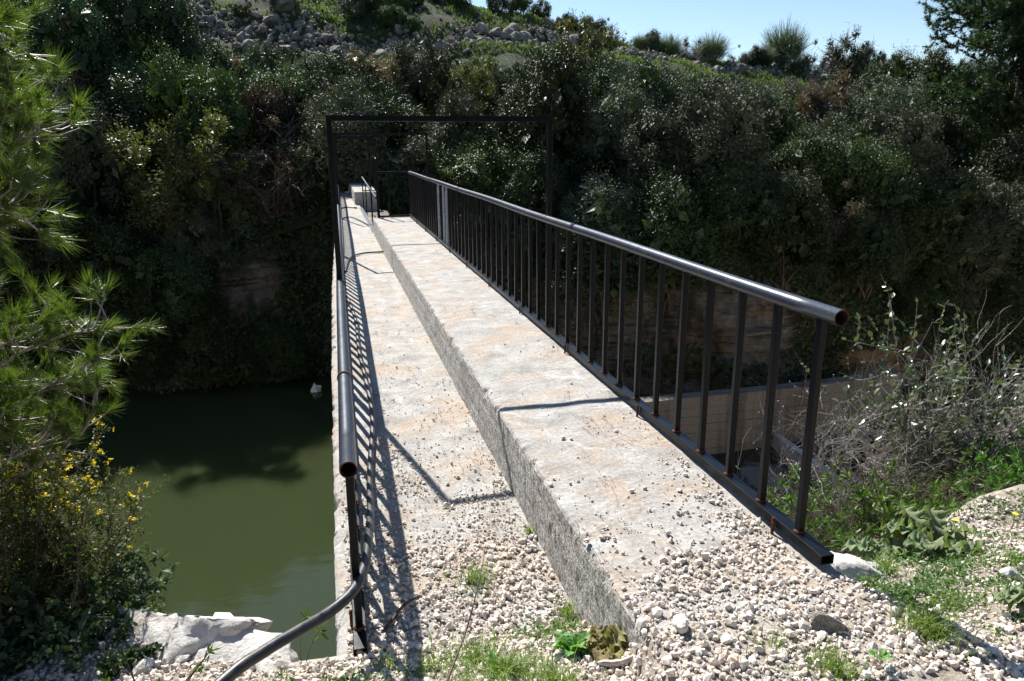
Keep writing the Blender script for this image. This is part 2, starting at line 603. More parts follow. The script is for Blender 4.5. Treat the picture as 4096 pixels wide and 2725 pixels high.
    M['grey'] = leaf_mat('leaf_grey_olive', (0.042, 0.056, 0.030), (0.100, 0.116, 0.066), 0.54, 0.28, 0.10, (1.2, 1.3, 0.8))
    M['lentisk'] = leaf_mat('leaf_mastic_green', (0.026, 0.048, 0.012), (0.066, 0.100, 0.026), 0.52, 0.3, 0.13)
    M['yellow'] = leaf_mat('leaf_yellow_green', (0.045, 0.054, 0.016), (0.11, 0.108, 0.035), 0.5, 0.4, 0.3)
    M['rusty'] = leaf_mat('leaf_reddish_brown', (0.05, 0.042, 0.026), (0.115, 0.095, 0.06), 0.55, 0.4, 0.28, (1.3, 1.2, 0.8))
    M['lilac'] = leaf_mat('leaf_pale_blossom', (0.22, 0.21, 0.26), (0.42, 0.40, 0.48), 0.6, 0.3, 0.35, (1.1, 1.1, 1.2))
    M['broomw'] = leaf_mat('leaf_broom_wisp', (0.05, 0.065, 0.03), (0.10, 0.115, 0.055), 0.5, 0.4, 0.2)
    M['herb'] = leaf_mat('leaf_hill_grass', (0.045, 0.080, 0.018), (0.13, 0.165, 0.045), 0.6, 0.3, 0.35)
    M['needle'] = leaf_mat('needle_fresh_pine', (0.050, 0.082, 0.015), (0.125, 0.170, 0.034), 0.38, 0.55, 0.38, (1.3, 1.6, 0.5), 0.1)
    M['needled'] = leaf_mat('needle_dark_pine', (0.018, 0.036, 0.016), (0.045, 0.075, 0.028), 0.5, 0.4, 0.25, None, 0.1)
    M['bramble'] = leaf_mat('leaf_sage_green', (0.030, 0.058, 0.022), (0.075, 0.11, 0.048), 0.6, 0.35, 0.25, None, 0.1)
    M['tiny'] = leaf_mat('leaf_small_broom', (0.045, 0.066, 0.015), (0.11, 0.13, 0.035), 0.55, 0.35, 0.28, None, 0.1)
    M['flower'] = leaf_mat('petal_yellow', (0.70, 0.52, 0.02), (0.85, 0.70, 0.05), 0.6, 0.3, 0.3, (1.1, 1.0, 0.4), 0.05)
    M['fresh'] = leaf_mat('leaf_fresh_green', (0.045, 0.105, 0.014), (0.105, 0.175, 0.032), 0.45, 0.45, 0.35, (1.2, 1.5, 0.4), 0.1)
    M['glossy'] = leaf_mat('leaf_glossy_oval', (0.05, 0.075, 0.035), (0.11, 0.13, 0.075), 0.3, 0.7, 0.25, None, 0.1)
    M['velvet'] = leaf_mat('leaf_grey_green_velvet', (0.14, 0.19, 0.095), (0.22, 0.26, 0.15), 0.75, 0.25, 0.3, (1.2, 1.4, 0.6), 0.08)
    M['wilted'] = leaf_mat('leaf_wilted_olive', (0.19, 0.18, 0.075), (0.28, 0.25, 0.12), 0.8, 0.2, 0.3, (1.2, 1.2, 0.6), 0.08)
    M['lettuce'] = leaf_mat('leaf_bright_rosette', (0.10, 0.24, 0.05), (0.17, 0.33, 0.09), 0.6, 0.35, 0.35, (1.1, 1.4, 0.5), 0.05)
    M['grass'] = leaf_mat('leaf_grass_blade', (0.09, 0.15, 0.025), (0.22, 0.27, 0.06), 0.5, 0.4, 0.4, (1.2, 1.4, 0.5), 0.1)
    M['clover'] = leaf_mat('leaf_ground_cover', (0.05, 0.12, 0.025), (0.12, 0.20, 0.06), 0.6, 0.35, 0.35, None, 0.1)
    M['bark'] = bark_mat('bark_brown', (0.04, 0.03, 0.02), (0.12, 0.09, 0.065))
    M['twig'] = bark_mat('bark_grey_twig', (0.19, 0.165, 0.145), (0.40, 0.36, 0.325), 0.6, 40, 0.4)
    M['twigd'] = bark_mat('bark_dark_twig', (0.05, 0.035, 0.028), (0.13, 0.095, 0.075), 0.7, 40)
    M['pinebark'] = bark_mat('bark_pine_branch', (0.13, 0.11, 0.09), (0.30, 0.265, 0.23), 0.65, 35, 0.4)
    M['wood'] = bark_mat('driftwood_grey', (0.32, 0.28, 0.24), (0.55, 0.50, 0.45), 0.85, 60)


build_materials()


# ------------------------------------------------------------------ land
def near_edge(x):
    return np.interp(x, [-14, -4, -1.5, -0.75, -0.25, 1.8, 2.3, 3.5, 4.5, 6, 24], [6.0, 4.4, 3.3, 2.95, 2.5, 2.45, 2.62, 2.95, 3.05, 3.2, 6])


def near_ground(x, y):
    x, y = np.broadcast_arrays(np.asarray(x, float), np.asarray(y, float))
    p = np.clip(-0.33 * (y - 1.5), -0.40, 0.16)
    m_ = smooth(0.86, 0.96, x) * (1 - smooth(1.78, 2.2, x)) * (1 - smooth(1.97, 2.10, y))
    p = p + m_ * (np.maximum(p, 0.012) - p)
    p = p + 0.014 * fbm(x * 2.2, y * 2.2, seed=3, oct=3) + 0.07 * smooth(2.6, 4.0, x) * smooth(1, 2.5, y)
    d = np.maximum(y - near_edge(x) - 0.10 * vnoise(x * 2.0, 0.3, seed=9), 0)
    k = np.interp(x, [-14, -3, -0.2, 1.8, 2.4, 5], [1.2, 1.7, 2.6, 2.2, 1.25, 0.95])
    z = p - k * d * smooth(0, 0.15, d) + 0.12 * fbm(x * 1.3, y * 1.3, seed=5, oct=4) * smooth(0.2, 1.2, d)
    return np.maximum(z, -9.3)


def grid_mesh(name, xs, ys, fz, mat, sm=True):
    X, Y = np.meshgrid(xs, ys)
    Z = fz(X, Y)
    V = np.stack([X, Y, Z], -1).reshape(-1, 3)
    nx, ny = len(xs), len(ys)
    i = np.arange(ny - 1)[:, None] * nx + np.arange(nx - 1)[None]
    Q = np.stack([i, i + 1, i + nx + 1, i + nx], -1).reshape(-1, 4)
    return mesh(name, V, Q, mat, smooth_=sm)


xs = np.concatenate([np.linspace(-60, -14, 24)[:-1], np.linspace(-14, -3, 45)[:-1], np.linspace(-3, 0.7, 55)[:-1], np.linspace(0.7, 1.1, 24)[:-1], np.linspace(1.1, 2.4, 36)[:-1], np.linspace(2.4, 5.5, 40)[:-1], np.linspace(5.5, 24, 60)[:-1], np.linspace(24, 90, 24)])
ys = np.concatenate([np.linspace(-4, 0, 6)[:-1], np.linspace(0, 4.5, 75)[:-1], np.linspace(4.5, 20, 60)])
tag(obj('ground', grid_mesh('ground', xs, ys, near_ground, M['soil'])), kind='structure')

tag(obj('hillside', grid_mesh('added_rear_hill', np.linspace(-120, 150, 70), np.linspace(-70, -3.5, 40), lambda x, y: np.minimum(0.52 * (-3.0 - y), 16) + 0.15 + 0.5 * fbm(x * 0.2, y * 0.2, seed=17) * smooth(-5, -12, y), M['hill'])), kind='structure')  # added unseen hill behind the camera; blocks sky light on balusters and cliff
CX = [-60, -20, -5, 0.2, 2.2, 6, 10, 16, 22, 28, 35, 45, 60, 110]
CYC = [36, 31, 30, 31.6, 33.2, 29.5, 26, 23.6, 23.4, 24, 25.5, 27, 30, 36]
CZT = [-2.2, -2.5, -2.8, -1.2, -0.8, -1.5, -1.6, -1.6, -1.7, -2.0, -2.2, -2.5, -2.5, -2.5]
RX = [-60, -20, -5, 2, 10, 15.3, 20.5, 25.6, 31.5, 38, 54, 110]
RZ = [14, 13.2, 12.9, 12.8, 12.0, 10.9, 9.6, 8.1, 7.3, 6.8, 5.6, 4.5]
RY = [62, 60, 60, 60, 58, 57, 56, 55, 54.5, 54, 55, 60]


def cliff_y(x):
    x = np.asarray(x, float)
    return np.interp(x, CX, CYC) + (0.9 * vnoise(x * 0.21, 0.5, seed=141) + 0.4 * vnoise(x * 0.6, 0.5, seed=142)) * smooth(1.5, 5, np.abs(x - 1.2))


def cliff_top(x):
    x = np.asarray(x, float)
    return np.interp(x, CX, CZT) + 0.55 * vnoise(x * 0.3, 0.5, seed=143) * smooth(1.5, 5, np.abs(x - 1.2))


def far_height(x, y):
    x, y = np.broadcast_arrays(np.asarray(x, float), np.asarray(y, float))
    y0 = cliff_y(x) + 1.6
    z0 = cliff_top(x)
    yr, zr = np.interp(x, RX, RY), np.interp(x, RX, RZ)
    s = (y - y0) / (yr - y0)
    z = z0 + (zr - z0) * np.sign(s) * np.abs(s) ** 0.95
    z = np.where(s > 1, zr - 0.12 * (y - yr), z)
    z = z + smooth(0, 0.08, s) * (0.45 * fbm(x * 0.16, y * 0.16, seed=21, oct=3) + 0.18 * fbm(x * 0.7, y * 0.7, seed=22, oct=3))
    return z


def build_far():
    # hillside: rows follow the cliff edge, then climb to the ridge and away
    xs = np.concatenate([np.linspace(-160, -40, 30)[:-1], np.linspace(-40, 75, 190)[:-1], np.linspace(75, 220, 35)])
    t = np.concatenate([np.linspace(0, 34, 95)[:-1], np.linspace(34, 160, 40)])
    X, T = np.meshgrid(xs, t)
    Y = cliff_y(X) + 1.3 + T
    Z = far_height(X, Y)
    nx, ny = len(xs), len(t)
    i = np.arange(ny - 1)[:, None] * nx + np.arange(nx - 1)[None]
    Q = np.stack([i, i + 1, i + nx + 1, i + nx], -1).reshape(-1, 4)
    tag(obj('hillside', mesh('hillside', np.stack([X, Y, Z], -1).reshape(-1, 3), Q, M['hill'], smooth_=True)), kind='structure')
    # cliff: bedded, broken into blocks
    xs = np.concatenate([np.linspace(-160, -32, 40)[:-1], np.linspace(-32, 44, 680)[:-1], np.linspace(44, 220, 50)])
    v = np.linspace(0, 1, 96)
    X, T = np.meshgrid(xs, v)
    zt = far_height(X, cliff_y(X) + 1.9)
    Z = -9.2 + (zt + 9.2) * T
    R = rng_(5)
    lay = np.cumsum(R.uniform(0.10, 0.36, 60))
    wob = Z + 9.3 + 0.12 * vnoise(X * 0.25, 0.0, seed=31) + 0.03 * X * 0.4
    li = np.searchsorted(lay, wob)
    off = hash_(li, li * 0, li * 0, 4)
    cell = np.floor(X / (0.35 + 0.9 * hash_(li, li * 0 + 3, li * 0, 8)) + hash_(li, li * 0, li * 0 + 2, 6) * 7).astype(np.int64)
    blk = hash_(li, cell, li * 0, 12)
    Y = cliff_y(X) + 1.7 * T ** 1.2 - 0.22 * off - 0.20 * blk + 0.55 * fbm(X * 0.28, Z * 0.3, seed=33, oct=4) + 0.05 * vnoise(X * 5, Z * 5, seed=35)
    Y = Y + np.where(T > 0.93, (T - 0.93) * 12, 0)
    nx, ny = len(xs), len(v)
    i = np.arange(ny - 1)[:, None] * nx + np.arange(nx - 1)[None]
    Q = np.stack([i, i + 1, i + nx + 1, i + nx], -1).reshape(-1, 4)
    tag(obj('cliff', mesh('cliff', np.stack([X, Y, Z], -1).reshape(-1, 3), Q, M['cliff'])), kind='structure')


build_far()

# reservoir water and dry stilling basin
tag(obj('reservoir_water', mesh('reservoir_water', [(-160, -2, -8.0), (0.3, -2, -8.0), (0.3, 45, -8.0), (-160, 45, -8.0)], [(0, 1, 2, 3)], M['water'])), kind='structure')
tag(obj('basin_floor', grid_mesh('basin_floor', np.linspace(1.5, 120, 110), np.linspace(2, 40, 50), lambda x, y: -8.42 + 0.03 * fbm(x * 0.5, y * 0.5, seed=41), M['floor'])), kind='structure')


# ------------------------------------------------------------------ the dam crest
def deck_left(y):
    return np.interp(y, [1, 2.7, 4.3, 6.4, 10.8, 17.8, 24, 33], [-0.10, -0.097, -0.09, -0.084, -0.047, 0.087, 0.19, 0.33])


def sweep(name, ys, prof, mats, side_idx, parent, amp=0.004, chip=0.012, left=None, seed=0, wave=0.006):
    """prof: closed list of (x, z, tag); tag 't' top, 's' side, 'e' edge; swept along y"""
    k = len(prof)
    ny = len(ys)
    px = np.array([p[0] for p in prof])
    pz = np.array([p[1] for p in prof])
    e = np.array([1.0 if p[2] == 'e' else 0.0 for p in prof])
    Y = np.repeat(np.asarray(ys, float)[:, None], k, 1)
    X = np.repeat(px[None], ny, 0)
    Z = np.repeat(pz[None], ny, 0)
    if left is not None:
        f = left(Y)
        w = np.clip((0.92 - X) / 0.92, 0, 1)
        X = X + f * w
    nz = vnoise(X * 90, Y * 90, Z * 90, seed)
    n2 = fbm(X * 6, Y * 6, Z * 6, seed + 5, 3)
    n3 = np.clip(fbm(X * 3, Y * 11, Z * 9, seed + 9, 4), 0, 2)
    cx, cz = px.mean(), pz.mean()
    sx = np.sign(X - cx)
    X = X + sx * (amp * nz + wave * n2 * 0.5) - sx * e * chip * n3 * 1.8
    Z = Z + wave * 0.6 * n2 + amp * 0.4 * nz - e * chip * n3 * (pz > cz)
    V = np.stack([X, Y, Z], -1).reshape(-1, 3)
    i = np.arange(ny - 1)[:, None] * k
    j = np.arange(k)[None]
    j2 = (j + 1) % k
    Q = np.stack([i + j, i + k + j, i + k + j2, i + j2], -1).reshape(-1, 4)
    tg = [p[2] for p in prof]
    mrow = np.array([0 if (tg[a] in 'te' and tg[(a + 1) % k] in 'te' and pz[a] > cz and pz[(a + 1) % k] > cz) else 1 for a in range(k)])
    mi = np.repeat(mrow[None], ny - 1, 0).ravel()
    # end caps as fans round a centre
    nV = len(V)
    V = np.concatenate([V, [[cx, ys[0], cz], [cx, ys[-1], cz]]])
    T = [(nV, a, (a + 1) % k) for a in range(k)] + [(nV + 1, (ny - 1) * k + (a + 1) % k, (ny - 1) * k + a) for a in range(k)]
    me = mesh(name, V, [Q, np.array(T)], mats, mi=np.concatenate([mi, np.ones(len(T), int)]), smooth_=False)
    return obj(name, me, parent)


def block_prof(x0, x1, z0, z1, ns=22, ntop=18):
    p = [(x0 + (0.0022 if ns > 15 and k in (14, 18) else 0.0), z0 + (z1 - 0.012 - z0) * t, 's') for k, t in enumerate(np.linspace(0, 1, ns)[:-1])]
    p += [(x0, z1 - 0.012, 'e'), (x0 + 0.010, z1, 'e')]
    p += [(x0 + (x1 - x0) * t, z1, 't') for t in np.linspace(0, 1, ntop)[1:-1]]
    p += [(x1 - 0.012, z1, 'e'), (x1, z1 - 0.012, 'e'), (x1, z0, 's')]
    return p


def ysteps(a, b, near=0.025, far=0.11):
    out = [a]
    while out[-1] < b:
        out.append(out[-1] + near + (far - near) * min(1, max(0, (out[-1] - 4) / 10)))
    out[-1] = b
    return np.array(out)


dam = thing('dam', 'concrete dam crest with a low walkway and a raised block along its right side', 'dam', (0, 0, 0))
CM = [M['ctop'], M['cside']]
for a, b, s in ((1.95, 8.55, 1), (8.556, 11.25, 2), (11.256, 16.76, 3)):
    o = sweep('parapet_block', ysteps(a, b), block_prof(0.925, 1.83, -0.75, 0.0), CM, None, dam, 0.004, 0.010, None, 10 * s)
deckp = [(0.0, -0.75, 's'), (0.0, -0.55, 's'), (0.0, -0.44, 'e'), (0.0, -0.395, 'e'), (0.012, -0.38, 'e')] + [(x, -0.38, 't') for x in np.linspace(0.04, 0.98, 24)] + [(0.98, -0.75, 's')]
sweep('walkway', ysteps(1.9, 33.0, 0.025, 0.1), deckp, CM, None, dam, 0.004, 0.018, deck_left, 77, 0.010)
# second raised block at the far end and the low spillway sill between the blocks
sweep('parapet_block', ysteps(25.55, 34.0, 0.05, 0.12), block_prof(0.84, 1.62, -0.75, 0.035, 12, 10), CM, None, dam, 0.004, 0.012, lambda y: (y - 25.5) * 0.036, 55)
sweep('spillway_sill', ysteps(16.77, 25.54, 0.06, 0.12), block_prof(0.985, 1.86, -1.2, -0.60, 8, 10), [M['cwall'], M['cside']], None, dam, 0.004, 0.012, None, 56)
mb = MB()
mb.box((1.872, 21.1, -0.63), (0.016, 8.6, 0.05))
obj('sill_edge', mb.me('sill_edge', M['ochre']), dam)
mb = MB()
ysb = np.linspace(1.9, 33.5, 30)
for a, b in zip(ysb[:-1], ysb[1:]):
    xl0, xl1 = deck_left(a) + 0.012, deck_left(b) + 0.012
    V = [(xl0, a, -9.4), (1.81, a, -9.4), (1.81, a, -0.752), (xl0, a, -0.752), (xl1, b, -9.4), (1.81, b, -9.4), (1.81, b, -0.752), (xl1, b, -0.752)]
    if 16.8 < (a + b) / 2 < 25.5:
        for k in (2, 6):
            V[k] = (1.81, V[k][1], -1.202)
        for k in (3, 7):
            V[k] = (V[k][0], V[k][1], -0.752)
    mb.add(V, [(0, 3, 7, 4), (1, 5, 6, 2), (2, 6, 7, 3)])
obj('dam_body', mb.me('dam_body', M['cside']), dam)


# ------------------------------------------------------------------ steel work
def pipe_open(P, r, mat_out, name, parent, n=20, wall=0.005):
    """hollow handrail: outer skin, inner skin and end rings"""
    P = np.asarray(P, float)
    mb = MB()
    mb.tube(P, r, n, cap=False)
    a0 = mb.n
    k = len(P)
    o1 = mb.n - n * k
    mb.tube(P, r - wall, n, cap=False)
    for e in (0, (k - 1) * n):
        idx = np.arange(n)
        mb.q.append(np.stack([o1 + e + idx, o1 + e + (idx + 1) % n, a0 + e + (idx + 1) % n, a0 + e + idx], -1))
    V = np.concatenate(mb.v)
    Q = np.concatenate(mb.q)
    nouter = (k - 1) * n
    mi = np.zeros(len(Q), int)
    mi[nouter:2 * nouter] = 1
    mi[2 * nouter:] = 2
    return obj(name, mesh(name, V, Q, [mat_out, M['inside'], M['rust']], mi=mi, smooth_=True), parent)


def rounded_box_me(name, d, mat, bev=0.003):
    """square tube with softened vertical corners, origin at its foot centre"""
    a, b, h = d[0] / 2, d[1] / 2, d[2]
    ring = [(-a + bev, -b), (a - bev, -b), (a, -b + bev), (a, b - bev), (a - bev, b), (-a + bev, b), (-a, b - bev), (-a, -b + bev)]
    V = [(x, y, 0) for x, y in ring] + [(x, y, h) for x, y in ring]
    Q = [(i, (i + 1) % 8, 8 + (i + 1) % 8, 8 + i) for i in range(8)]
    T = [(0, i + 1, i) for i in range(1, 7)] + [(8, 8 + i, 8 + i + 1) for i in range(1, 7)]
    return mesh(name, V, [np.array(Q), np.array(T)], mat)


def bar_me(name, p, q, w, h, mat, bev=0.003):
    """rectangular hollow section from p to q (nearly level), open ends"""
    p, q = np.array(p, float), np.array(q, float)
    d = unit(q - p)
    s = unit(np.cross(d, [0, 0, 1.0]))
    u = np.cross(s, d)
    mb = MB()
    rings = []
    for (ww, hh) in ((w, h), (w - 0.008, h - 0.008)):
        a, b = ww / 2, hh / 2
        c = [(-a + bev, -b), (a - bev, -b), (a, -b + bev), (a, b - bev), (a - bev, b), (-a + bev, b), (-a, b - bev), (-a, -b + bev)]
        for e in (p, q):
            rings.append(np.array([e + s * x + u * y for x, y in c]))
    V = np.concatenate(rings)
    idx = np.arange(8)
    nx = (idx + 1) % 8
    Q = [np.stack([idx, nx, 8 + nx, 8 + idx], -1), np.stack([16 + idx, 24 + idx, 24 + nx, 16 + nx], -1),
         np.stack([idx, 16 + idx, 16 + nx, nx], -1), np.stack([8 + idx, 8 + nx, 24 + nx, 24 + idx], -1)]
    mi = np.repeat([0, 1, 1, 1], 8)
    return mesh(name, V, np.concatenate(Q), [mat, M['inside']], mi=mi)


RW = rng_(77)
XR = 1.76
rail_r = thing('railing', 'black steel railing with upright bars along the raised block, open pipe end nearest', 'railing', (XR, 2.2, 0))


def child(o, parent):
    o.parent = parent
    o.matrix_parent_inverse = Matrix.Translation(parent.location).inverted()
    return o


hr = pipe_open([(XR + 0.005 * math.sin(y * 0.9), y, 0.985 + 0.003 * math.sin(y * 1.7)) for y in np.linspace(2.2, 16.62, 60)], 0.031, M['rail'], 'handrail', None)
child(hr, rail_r)
for y in (5.90, 5.99, 10.2, 13.5):
    mb = MB()
    mb.tube([(XR, y - 0.005, 0.985), (XR, y + 0.005, 0.985)], 0.0335, 18)
    w_ = obj('weld_ring', mb.me('weld_ring', M['rust'], True), hr)
child(obj('bottom_rail', bar_me('bottom_rail', (XR, 2.12, 0.050), (XR, 16.72, 0.050), 0.058, 0.040, M['steel'])), rail_r)
balu_me = rounded_box_me('baluster', (0.03, 0.03, 0.89), M['steel'])
balu_pale = rounded_box_me('baluster_pale', (0.03, 0.03, 0.89), M['pale'])
mb = MB()
mb.tube([(0, 0, 0), (0, 0, 0.006), (0, 0, 0.012)], [0.026, 0.022, 0.017], 8)
weld_me = mb.me('weld', M['rust'], True)
ys_b = 2.30 + 0.2755 * np.arange(53)
for k, y in enumerate(ys_b):
    b = obj('baluster', balu_pale if k in (33, 34, 36) else balu_me, None, (XR, y, 0.070))
    if k in (33, 34, 36):
        b['label'] = 'baluster with bare pale metal instead of black paint'
    b.rotation_euler = (RW.normal(0, 0.003), RW.normal(0, 0.003), RW.normal(0, 0.03))
    child(b, rail_r)
    if k < 14:
        w_ = obj('weld', weld_me, b, (0, 0, 0.0))
mb = MB()
for y in np.arange(2.42, 16.6, 1.42):
    pass
for y in np.arange(2.42, 16.6, 1.42):
    mb = MB()
    mb.tube([(XR - 0.042, y, -0.06), (XR - 0.040, y, 0.075)], 0.007, 6)
    child(obj('anchor_pin', mb.me('anchor_pin', M['rust'])), rail_r)
# return of the railing across the end of the block
child(obj('return_rail', bar_me('return_rail', (XR - 0.03, 16.66, 0.985), (1.03, 16.70, 0.985), 0.05, 0.05, M['steel'])), rail_r)
child(obj('return_bottom_rail', bar_me('return_bottom_rail', (XR - 0.03, 16.70, 0.03), (1.06, 16.72, 0.03), 0.04, 0.04, M['steel'])), rail_r)
for x, wdt, z0, hh in ((1.055, 0.06, -0.35, 1.33), (1.30, 0.035, 0.03, 0.93)):
    child(obj('end_post', rounded_box_me('end_post', (wdt, wdt, hh), M['steel']), None, (x, 16.71, z0)), rail_r)

# left railing on the walkway
def xl(y):
    return -0.035 + 0.0135 * y


rail_l = thing('railing', 'black steel railing on the water side of the walkway, its pipe end nearest the camera', 'railing', (xl(2.4), 2.4, -0.38))
hl = pipe_open([(xl(y) + 0.004 * math.sin(y * 0.8), y, 0.52 + 0.004 * math.sin(y * 1.3)) for y in np.linspace(2.37, 31.5, 90)], 0.031, M['rail'], 'handrail', None)
child(hl, rail_l)
for y in (3.42, 5.9, 9.4):
    mb = MB()
    mb.tube([(xl(y), y - 0.006, 0.52), (xl(y), y + 0.006, 0.52)], 0.0335, 18)
    obj('weld_ring', mb.me('weld_ring', M['rust'], True), hl)
child(obj('bottom_rail', bar_me('bottom_rail', (xl(2.5), 2.50, -0.315), (xl(31.4), 31.4, -0.315), 0.055, 0.04, M['steel'])), rail_l)
balu_l = rounded_box_me('baluster', (0.03, 0.03, 0.79), M['steel'])
for k, y in enumerate(2.63 + 0.2755 * np.arange(105)):
    b = obj('baluster', balu_l, None, (xl(y), y, -0.295))
    b.rotation_euler = (RW.normal(0, 0.003), RW.normal(0, 0.003), RW.normal(0, 0.03))
    child(b, rail_l)
    if k < 8:
        obj('weld', weld_me, b, (0, 0, 0.0))
for y in np.arange(2.75, 31, 1.42):
    mb = MB()
    mb.tube([(xl(y) - 0.034, y, -0.46), (xl(y) - 0.033, y, -0.29)], 0.007, 6)
    child(obj('anchor_pin', mb.me('anchor_pin', M['rust'])), rail_l)

# guard rail beside the spillway gap
gr = thing('guard_rail', 'short black pipe guard rail beside the spillway gap in the middle of the dam', 'railing', (1.06, 17.0, -0.38))
child(pipe_open([(1.03, 16.95, 0.43), (1.055, 20, 0.47), (1.10, 25.0, 0.55)], 0.025, M['rail'], 'handrail', None, 12), gr)
for y in (18.9, 22.4, 24.95):
    child(obj('post', rounded_box_me('post', (0.03, 0.03, 0.98), M['steel']), None, (1.02 + (y - 16.95) * 0.0095, y, -0.46)), gr)
# railing on the far block
fr = thing('railing', 'small black railing on top of the far concrete block', 'railing', (1.35, 25.9, 0.03))
child(obj('handrail', bar_me('handrail', (1.12, 25.85, 1.08), (1.64, 25.85, 1.08), 0.045, 0.045, M['steel'])), fr)
child(pipe_open([(1.64, 25.9, 1.09), (1.80, 30, 1.13), (1.92, 33.5, 1.15)], 0.026, M['rail'], 'handrail', None, 12), fr)
child(obj('bottom_rail', bar_me('bottom_rail', (1.12, 25.85, 0.065), (1.64, 25.85, 0.065), 0.03, 0.03, M['steel'])), fr)
for x, y in ((1.14, 25.85), (1.36, 25.85), (1.62, 25.85), (1.66, 26.3), (1.68, 26.9), (1.70, 27.5), (1.74, 28.4), (1.78, 29.4), (1.83, 30.6), (1.88, 32.0)):
    child(obj('baluster', rounded_box_me('baluster', (0.035, 0.035, 1.05), M['steel']), None, (x, y, 0.035)), fr)


def frame(y, x0, x1, zt, z0a, z0b, label, w=0.042):
    t = thing('portal_frame', label, 'frame', (x0, y, z0a), group='steel frames over the dam crest')
    dz = -0.006
    child(obj('post', rounded_box_me('post', (w, w, zt - z0a), M['steel']), None, (x0, y, z0a)), t)
    child(obj('post', rounded_box_me('post', (w, w, zt + dz - z0b), M['steel']), None, (x1, y, z0b)), t)
    child(obj('crossbar', bar_me('crossbar', (x0 - w / 2, y, zt + w / 2), (x1 + w / 2, y, zt + w / 2 + dz), w, w, M['steel'])), t)
    return t


frame(5.97, 0.038, 1.795, 1.770, -0.40, -0.03, 'nearest and largest black steel frame spanning the dam crest')
frame(13.8, 0.150, 1.80, 1.755, -0.40, -0.03, 'second black steel frame from the camera, ending at the raised block')
frame(20.8, 0.27, 1.135, 1.765, -0.40, -0.46, 'third black steel frame, spanning only the walkway at the spillway gap')
frame(26.0, 0.33, 1.575, 1.755, -0.40, 0.0, 'farthest black steel frame, standing at the far concrete block')


# ------------------------------------------------------------------ pipes and cables on the walkway
def bez(P, n):
    """Catmull-Rom through points"""
    P = np.asarray(P, float)
    P = np.concatenate([[2 * P[0] - P[1]], P, [2 * P[-1] - P[-2]]])
    out = []
    m_ = len(P) - 3
    for i in range(m_):
        a, b, c, d = P[i:i + 4]
        t = np.linspace(0, 1, n, endpoint=(i == m_ - 1))[:, None]
        out.append(0.5 * ((2 * b) + (-a + c) * t + (2 * a - 5 * b + 4 * c - d) * t ** 2 + (-a + 3 * b - 3 * c + d) * t ** 3))
    return np.concatenate(out)


mb = MB()
HP = [(-0.66, 1.80, -0.06), (-0.42, 2.09, -0.018), (-0.31, 2.21, -0.025), (-0.20, 2.32, -0.042), (-0.098, 2.43, -0.062), (-0.01, 2.545, -0.062), (0.042, 2.74, -0.075), (0.069, 3.02, -0.115), (0.098, 3.5, -0.24), (0.13, 4.2, -0.345), (0.205, 5.2, -0.358), (0.20, 6.2, -0.358), (0.185, 7.0, -0.358), (0.20, 7.8, -0.358), (0.205, 8.3, -0.358), (0.165, 9.3, -0.35), (0.10, 10.4, -0.34), (0.145, 12.5, -0.355), (0.21, 15, -0.355), (0.27, 19, -0.355), (0.34, 24, -0.355), (0.42, 31, -0.35)]
mb.tube(bez(HP, 10), 0.0205, 14)
hose = obj('water_pipe', mb.me('water_pipe', M['pipe'], True))
tag(hose, 'thick black plastic water pipe running along the left railing and off the bottom edge', 'pipe')
mb = MB()
mb.tube([(0.203, 8.12, -0.356), (0.204, 8.16, -0.356), (0.204, 8.24, -0.356), (0.204, 8.28, -0.356)], [0.022, 0.029, 0.029, 0.022], 12)
obj('coupling', mb.me('coupling', M['pipe'], True), hose)
for pts, r, lab in (([(0.17, 11.8, -0.36), (0.30, 13.2, -0.352), (0.55, 13.75, -0.355), (0.93, 13.85, -0.355)], 0.015, 'black cable crossing the walkway just before the end of the raised block'),
                    ([(0.30, 20.6, -0.36), (0.55, 20.9, -0.35), (0.80, 19.6, -0.352), (0.97, 18.0, -0.36)], 0.016, 'black cable crossing the walkway beside the spillway gap'),
                    ([(0.36, 24.0, -0.36), (0.55, 24.2, -0.35), (0.84, 24.0, -0.36)], 0.02, 'black cable lying in front of the far concrete block'),
                    ([(0.42, 31.0, 0.55), (0.62, 31.0, 0.12), (0.9, 31.0, 0.06), (1.3, 31.2, 0.05)], 0.018, 'black cable hanging from the left railing at the far bank')):
    mb = MB()
    mb.tube(bez(pts, 10), r, 8)
    tag(obj('cable', mb.me('cable', M['pipe'], True)), lab, 'cable', 'cables on the walkway')
ct = thing('cable_tray', 'narrow perforated metal cable tray along the edge of the spillway gap', 'cable tray', (0.95, 17.3, -0.37))
for dx in (-0.035, 0.035):
    child(obj('side_rail', bar_me('side_rail', (0.955 + dx, 17.2, -0.355), (0.965 + dx, 23.9, -0.355), 0.012, 0.03, M['pale'])), ct)
rung = rounded_box_me('rung', (0.07, 0.06, 0.01), M['pale'])
for y in np.arange(17.4, 23.8, 0.18):
    child(obj('rung', rung, None, (0.957, y, -0.355)), ct)

# ------------------------------------------------------------------ stilling basin walls
tw = thing('basin_wall', 'stained board-marked concrete wall of the empty basin below the dam', 'wall', (12, 20.2, -8.45))
Rw = rng_(3)
rows = np.linspace(-8.5, -6.45, 8)
cols = np.concatenate([np.arange(2.0, 13.8, 2.35), np.arange(13.75, 19.4, 0.8)])


def wall_y(x):
    return 20.21 + 0.018 * max(0.0, x - 13.75) ** 2


